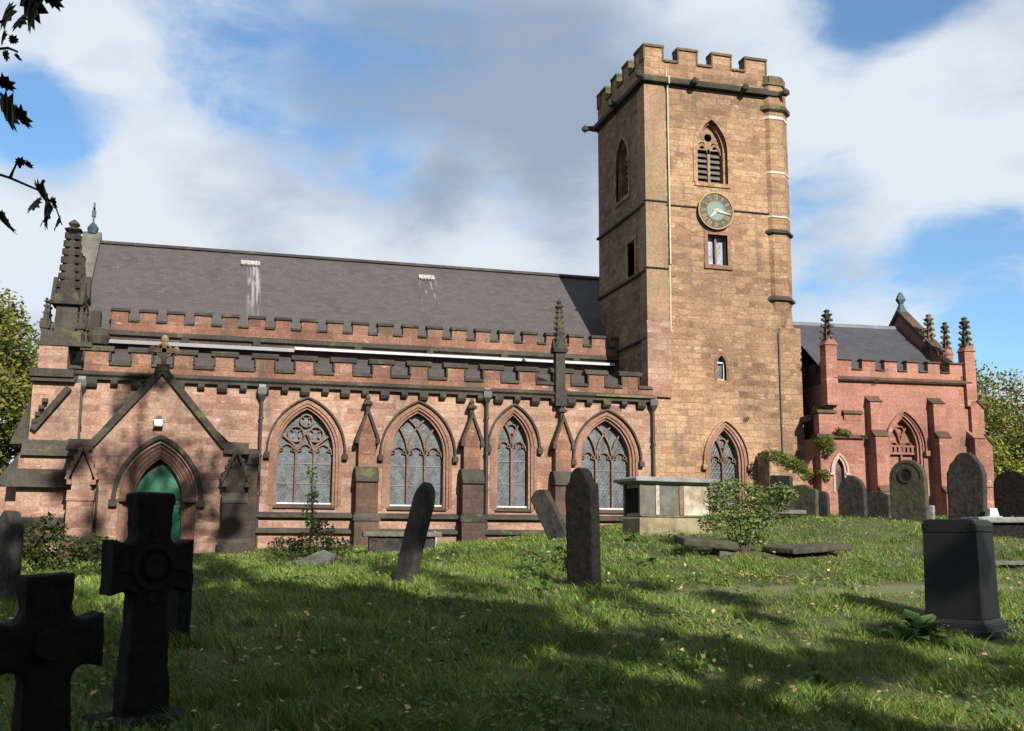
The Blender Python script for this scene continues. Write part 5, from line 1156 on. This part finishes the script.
for k, (x, y, n, l_, lab) in enumerate(((9.55,13.35,40,.55,'big leaved weed pressed against the left of the granite pedestal'),(9.1,13.1,30,.42,'broad weed half a step left of the one touching the pedestal'),(9.6,12.7,16,.3,'low weed in front of the granite pedestal'),
    (11.8,13.9,12,.35,'weed to the right of the granite pedestal'),(9.3,23.2,16,.36,'weed at the left foot of the chest tomb'),(4.95,16.2,12,.3,'pale weed left of the tall blackened headstone'),(8.1,19.6,14,.3,'weed on the lawn left of the broken slab'),
    (2.9,9.8,12,.25,'weed in the shaded grass at the bottom middle'),(6.6,11.0,12,.26,'weed in the foreground grass right of centre'))):
    dock((x,y), n, l_, lab, k)

# ================================================================== GRASS, FALLEN LEAVES
def lawn():
    rng = np.random.default_rng(4)
    def scatter(n, y0, y1):
        y = y0+(y1-y0)*rng.random(n)**.9; a0, a1 = R(-17), R(51)
        a = a0+(a1-a0)*rng.random(n); x = y*np.tan(a)*1.0; return x, y
    parts = []
    for n, y0, y1, hmin, hmax, w in ((225000,5.6,12.5,.035,.14,.0075),(180000,12.5,20,.035,.115,.011),(140000,20,33.2,.03,.10,.017)):
        x, y = scatter(n, y0, y1)
        x = np.clip(x, -12, 31)
        cl = np.sin(x*1.7+np.sin(y*1.3)*1.4)*np.sin(y*1.5+np.sin(x*.9)*1.7)
        cl2 = np.sin(x*5.1+2*np.sin(y*3.3))*np.sin(y*4.7+1.5*np.sin(x*3.9))
        path = np.abs(y-(x*.12+15.9))<.45
        keep = (rng.random(n) < .55+.3*cl+.3*cl2) & ~((x > 7.5)&path&(rng.random(n) < .75))
        keep &= ~((y > 33.3) & (x > 1.2)) & ~((y > 32.0) & (x < 1.4) & (x > -4))
        x, y, cl, cl2 = x[keep], y[keep], cl[keep], cl2[keep]; m = len(x)
        h = (hmin+(hmax-hmin)*rng.random(m)**1.6)*(1+.35*cl+.35*cl2)
        h = np.where((x > 7.5)&(np.abs(y-(x*.12+15.9))<.6), h*.5, h)
        parts.append((x, y, h, w*(.6+.8*rng.random(m))))
    tn = 900; ty = 7+17*rng.random(tn)**1.5; tx = ty*np.tan(R(-12)+R(55)*rng.random(tn)); k = 46
    x = np.repeat(tx,k)+rng.normal(size=tn*k)*.07; y = np.repeat(ty,k)+rng.normal(size=tn*k)*.07
    parts.append((x, y, np.repeat(.10+.16*rng.random(tn),k)*(.5+.7*rng.random(tn*k)), .011*(.6+.8*rng.random(tn*k))))
    x, y, h, w = [np.concatenate([p[i] for p in parts]) for i in range(4)]; n = len(x)
    z = gz(x, y)-.01
    a = rng.random(n)*2*math.pi; la = a+rng.normal(size=n)*.6+1.57; ln_ = h*(.3+1.3*rng.random(n)); la = la*.6+.4*(3*np.sin(x*1.1+y*.7)+2*np.sin(y*1.9-x*.8))
    wx, wy = np.cos(a)*w*.5, np.sin(a)*w*.5; dx, dy = np.cos(la)*ln_, np.sin(la)*ln_
    B = np.stack([x,y,z],1); Wv = np.stack([wx,wy,0*wx],1)
    Mid = B+np.stack([dx*.35,dy*.35,h*.6],1); Tip = B+np.stack([dx,dy,h],1)
    v = np.stack([B-Wv, B+Wv, Mid+Wv*.7, Tip, Mid-Wv*.7],1).reshape(-1,3)
    me = bpy.data.meshes.new('grass'); me.vertices.add(len(v)); me.vertices.foreach_set('co', v.astype(np.float32).ravel())
    b = np.arange(n)*5; idx = np.stack([b,b+1,b+2,b+4, b+4,b+2,b+3],1).ravel()
    me.loops.add(n*7); me.loops.foreach_set('vertex_index', idx.astype(np.int32))
    st_ = np.stack([np.arange(n)*7, np.arange(n)*7+4],1).ravel(); tt = np.tile([4,3], n)
    me.polygons.add(n*2); me.polygons.foreach_set('loop_start', st_.astype(np.int32)); me.polygons.foreach_set('loop_total', tt.astype(np.int32))
    me.update(calc_edges=True); me.materials.append(G_MAT)
    o = bpy.data.objects.new('grass', me); COL.objects.link(o); tag(o, 'rough uncut grass over the whole churchyard', 'grass', kind='stuff')
    # low broad leaves growing between the blades
    n = 26000; y = 7+18*rng.random(n)**1.4; x = y*np.tan(R(-12)+R(56)*rng.random(n))
    k = (np.sin(x*1.3+2*np.sin(y*.9))*np.sin(y*1.1+1.6*np.sin(x*.7))+.35*np.sin(x*6+y*5)*np.sin(y*7-x*3)) > .25; x, y = x[k], y[k]
    P = np.stack([x,y,gz(x,y)+.03+.11*rng.random(len(x))],1)
    me = leaves_mesh('ground_ivy', P, .055, rng, L_WEED, aspect=.85, up_bias=1.2)
    o = bpy.data.objects.new('ground_ivy', me); COL.objects.link(o); tag(o, 'patches of small round leaved ground ivy in the lawn', 'ground cover', kind='stuff')
    # fallen leaves
    n = 6500; y = 6.5+24*rng.random(n)**1.7; x = y*np.tan(R(-12)+R(56)*rng.random(n))
    k = (rng.random(n) < .15+.8*(np.sin(x*1.5+1+np.sin(y*2))*np.sin(y*1.7+np.sin(x*2.3)) > .35)); x, y = x[k], y[k]
    extra = rng.normal(size=(160,2))*np.array([.9,.3])+np.array([9.6,17.6]); x = np.concatenate([x, extra[:,0]]); y = np.concatenate([y, extra[:,1]])
    P = np.stack([x,y,gz(x,y)+.05+.05*rng.random(len(x))],1)
    me = leaves_mesh('fallen_leaves', P, .066, rng, L_FALL, aspect=.75, up_bias=1.6)
    o = bpy.data.objects.new('fallen_leaves', me); COL.objects.link(o); tag(o, 'dry yellow and brown fallen leaves scattered in the grass', 'fallen leaves', kind='stuff')
lawn()

# ================================================================== OVERHANGING BRANCH (part of the tall tree)
def branch():
    root = tag(empty('tree_branch', (-1.6,4.3,2.0)), 'dark twig with lobed leaves hanging into the top left corner', 'branch')
    m = MB(); lv = MB(); rg = random.Random(5); O = Vector((-1.6,4.3,2.0))
    def W(px, py, yy=4.5): d = px_dir(px, py); return d*(yy/d.y)-O
    tw_ = [[(-90,120),(-30,165),(10,178),(38,190),(55,205),(62,225)], [(10,178),(18,160),(20,168)], [(38,190),(44,180)], [(-60,-30),(-20,-12),(20,-4),(50,-8)],
           [(-40,60),(-10,50),(8,48),(18,52)], [(-40,95),(-5,92),(12,100)], [(-40,205),(-10,210),(5,214)], [(-30,30),(0,22),(8,20)]]
    for t in tw_:
        m.tube([W(*p) for p in t], [max(.0025, .008-.0012*i) for i in range(len(t))], 5)
    # lobed leaf: outline in its own plane, slightly cupped
    def leaf(px, py, ang, size, tilt, yy=4.5):
        c = W(px, py, yy); out = [(0,0),(.10,.16),(.28,.13),(.22,.30),(.46,.30),(.34,.46),(.56,.58),(.34,.66),(.36,.86),(.14,.80),(0,1.05)]
        out = out+[(-x,z) for x,z in out[::-1][1:-1]]; a = R(ang)
        Mx = Matrix.Translation(c) @ Matrix.Rotation(-YAW,4,'Z') @ Matrix.Rotation(a,4,'Y') @ Matrix.Rotation(tilt,4,'Z') @ Matrix.Rotation(tilt*.6,4,'X') @ Matrix.Scale(size,4)
        q = MB().prism(out, -.006, .006); q.v = [(v[0], v[1]+.35*v[0]*v[0]+.15*v[2]*v[2], v[2]) for v in q.v]; q.xf(Mx); q.build('leaf', L_DARK, root)
    for a in ((-2,98,120,.115,.9),(12,112,95,.075,1.0),(34,183,110,.10,1.15),(-6,212,98,.09,1.2),(46,200,150,.09,.9),(52,205,175,.07,1.0),(42,196,200,.06,.7),(18,-8,120,.12,.6),(30,-2,150,.11,.8),(10,2,170,.09,.7),(40,-4,85,.08,.9),(28,12,200,.07,.6),
              (2,52,120,.035,.7),(10,44,30,.03,.7),(-2,22,200,.07,1.1),(4,30,160,.05,.8),(18,167,20,.03,.5),(60,215,170,.05,.9),(-4,84,70,.06,1.0),(14,55,90,.03,1.2),(24,164,80,.03,1.),(50,198,120,.04,.9)): leaf(a[0],a[1],a[2],a[3]*1.45,a[4])
    [t.build('twig', BARK, root) for t in pieces(m)]
branch()
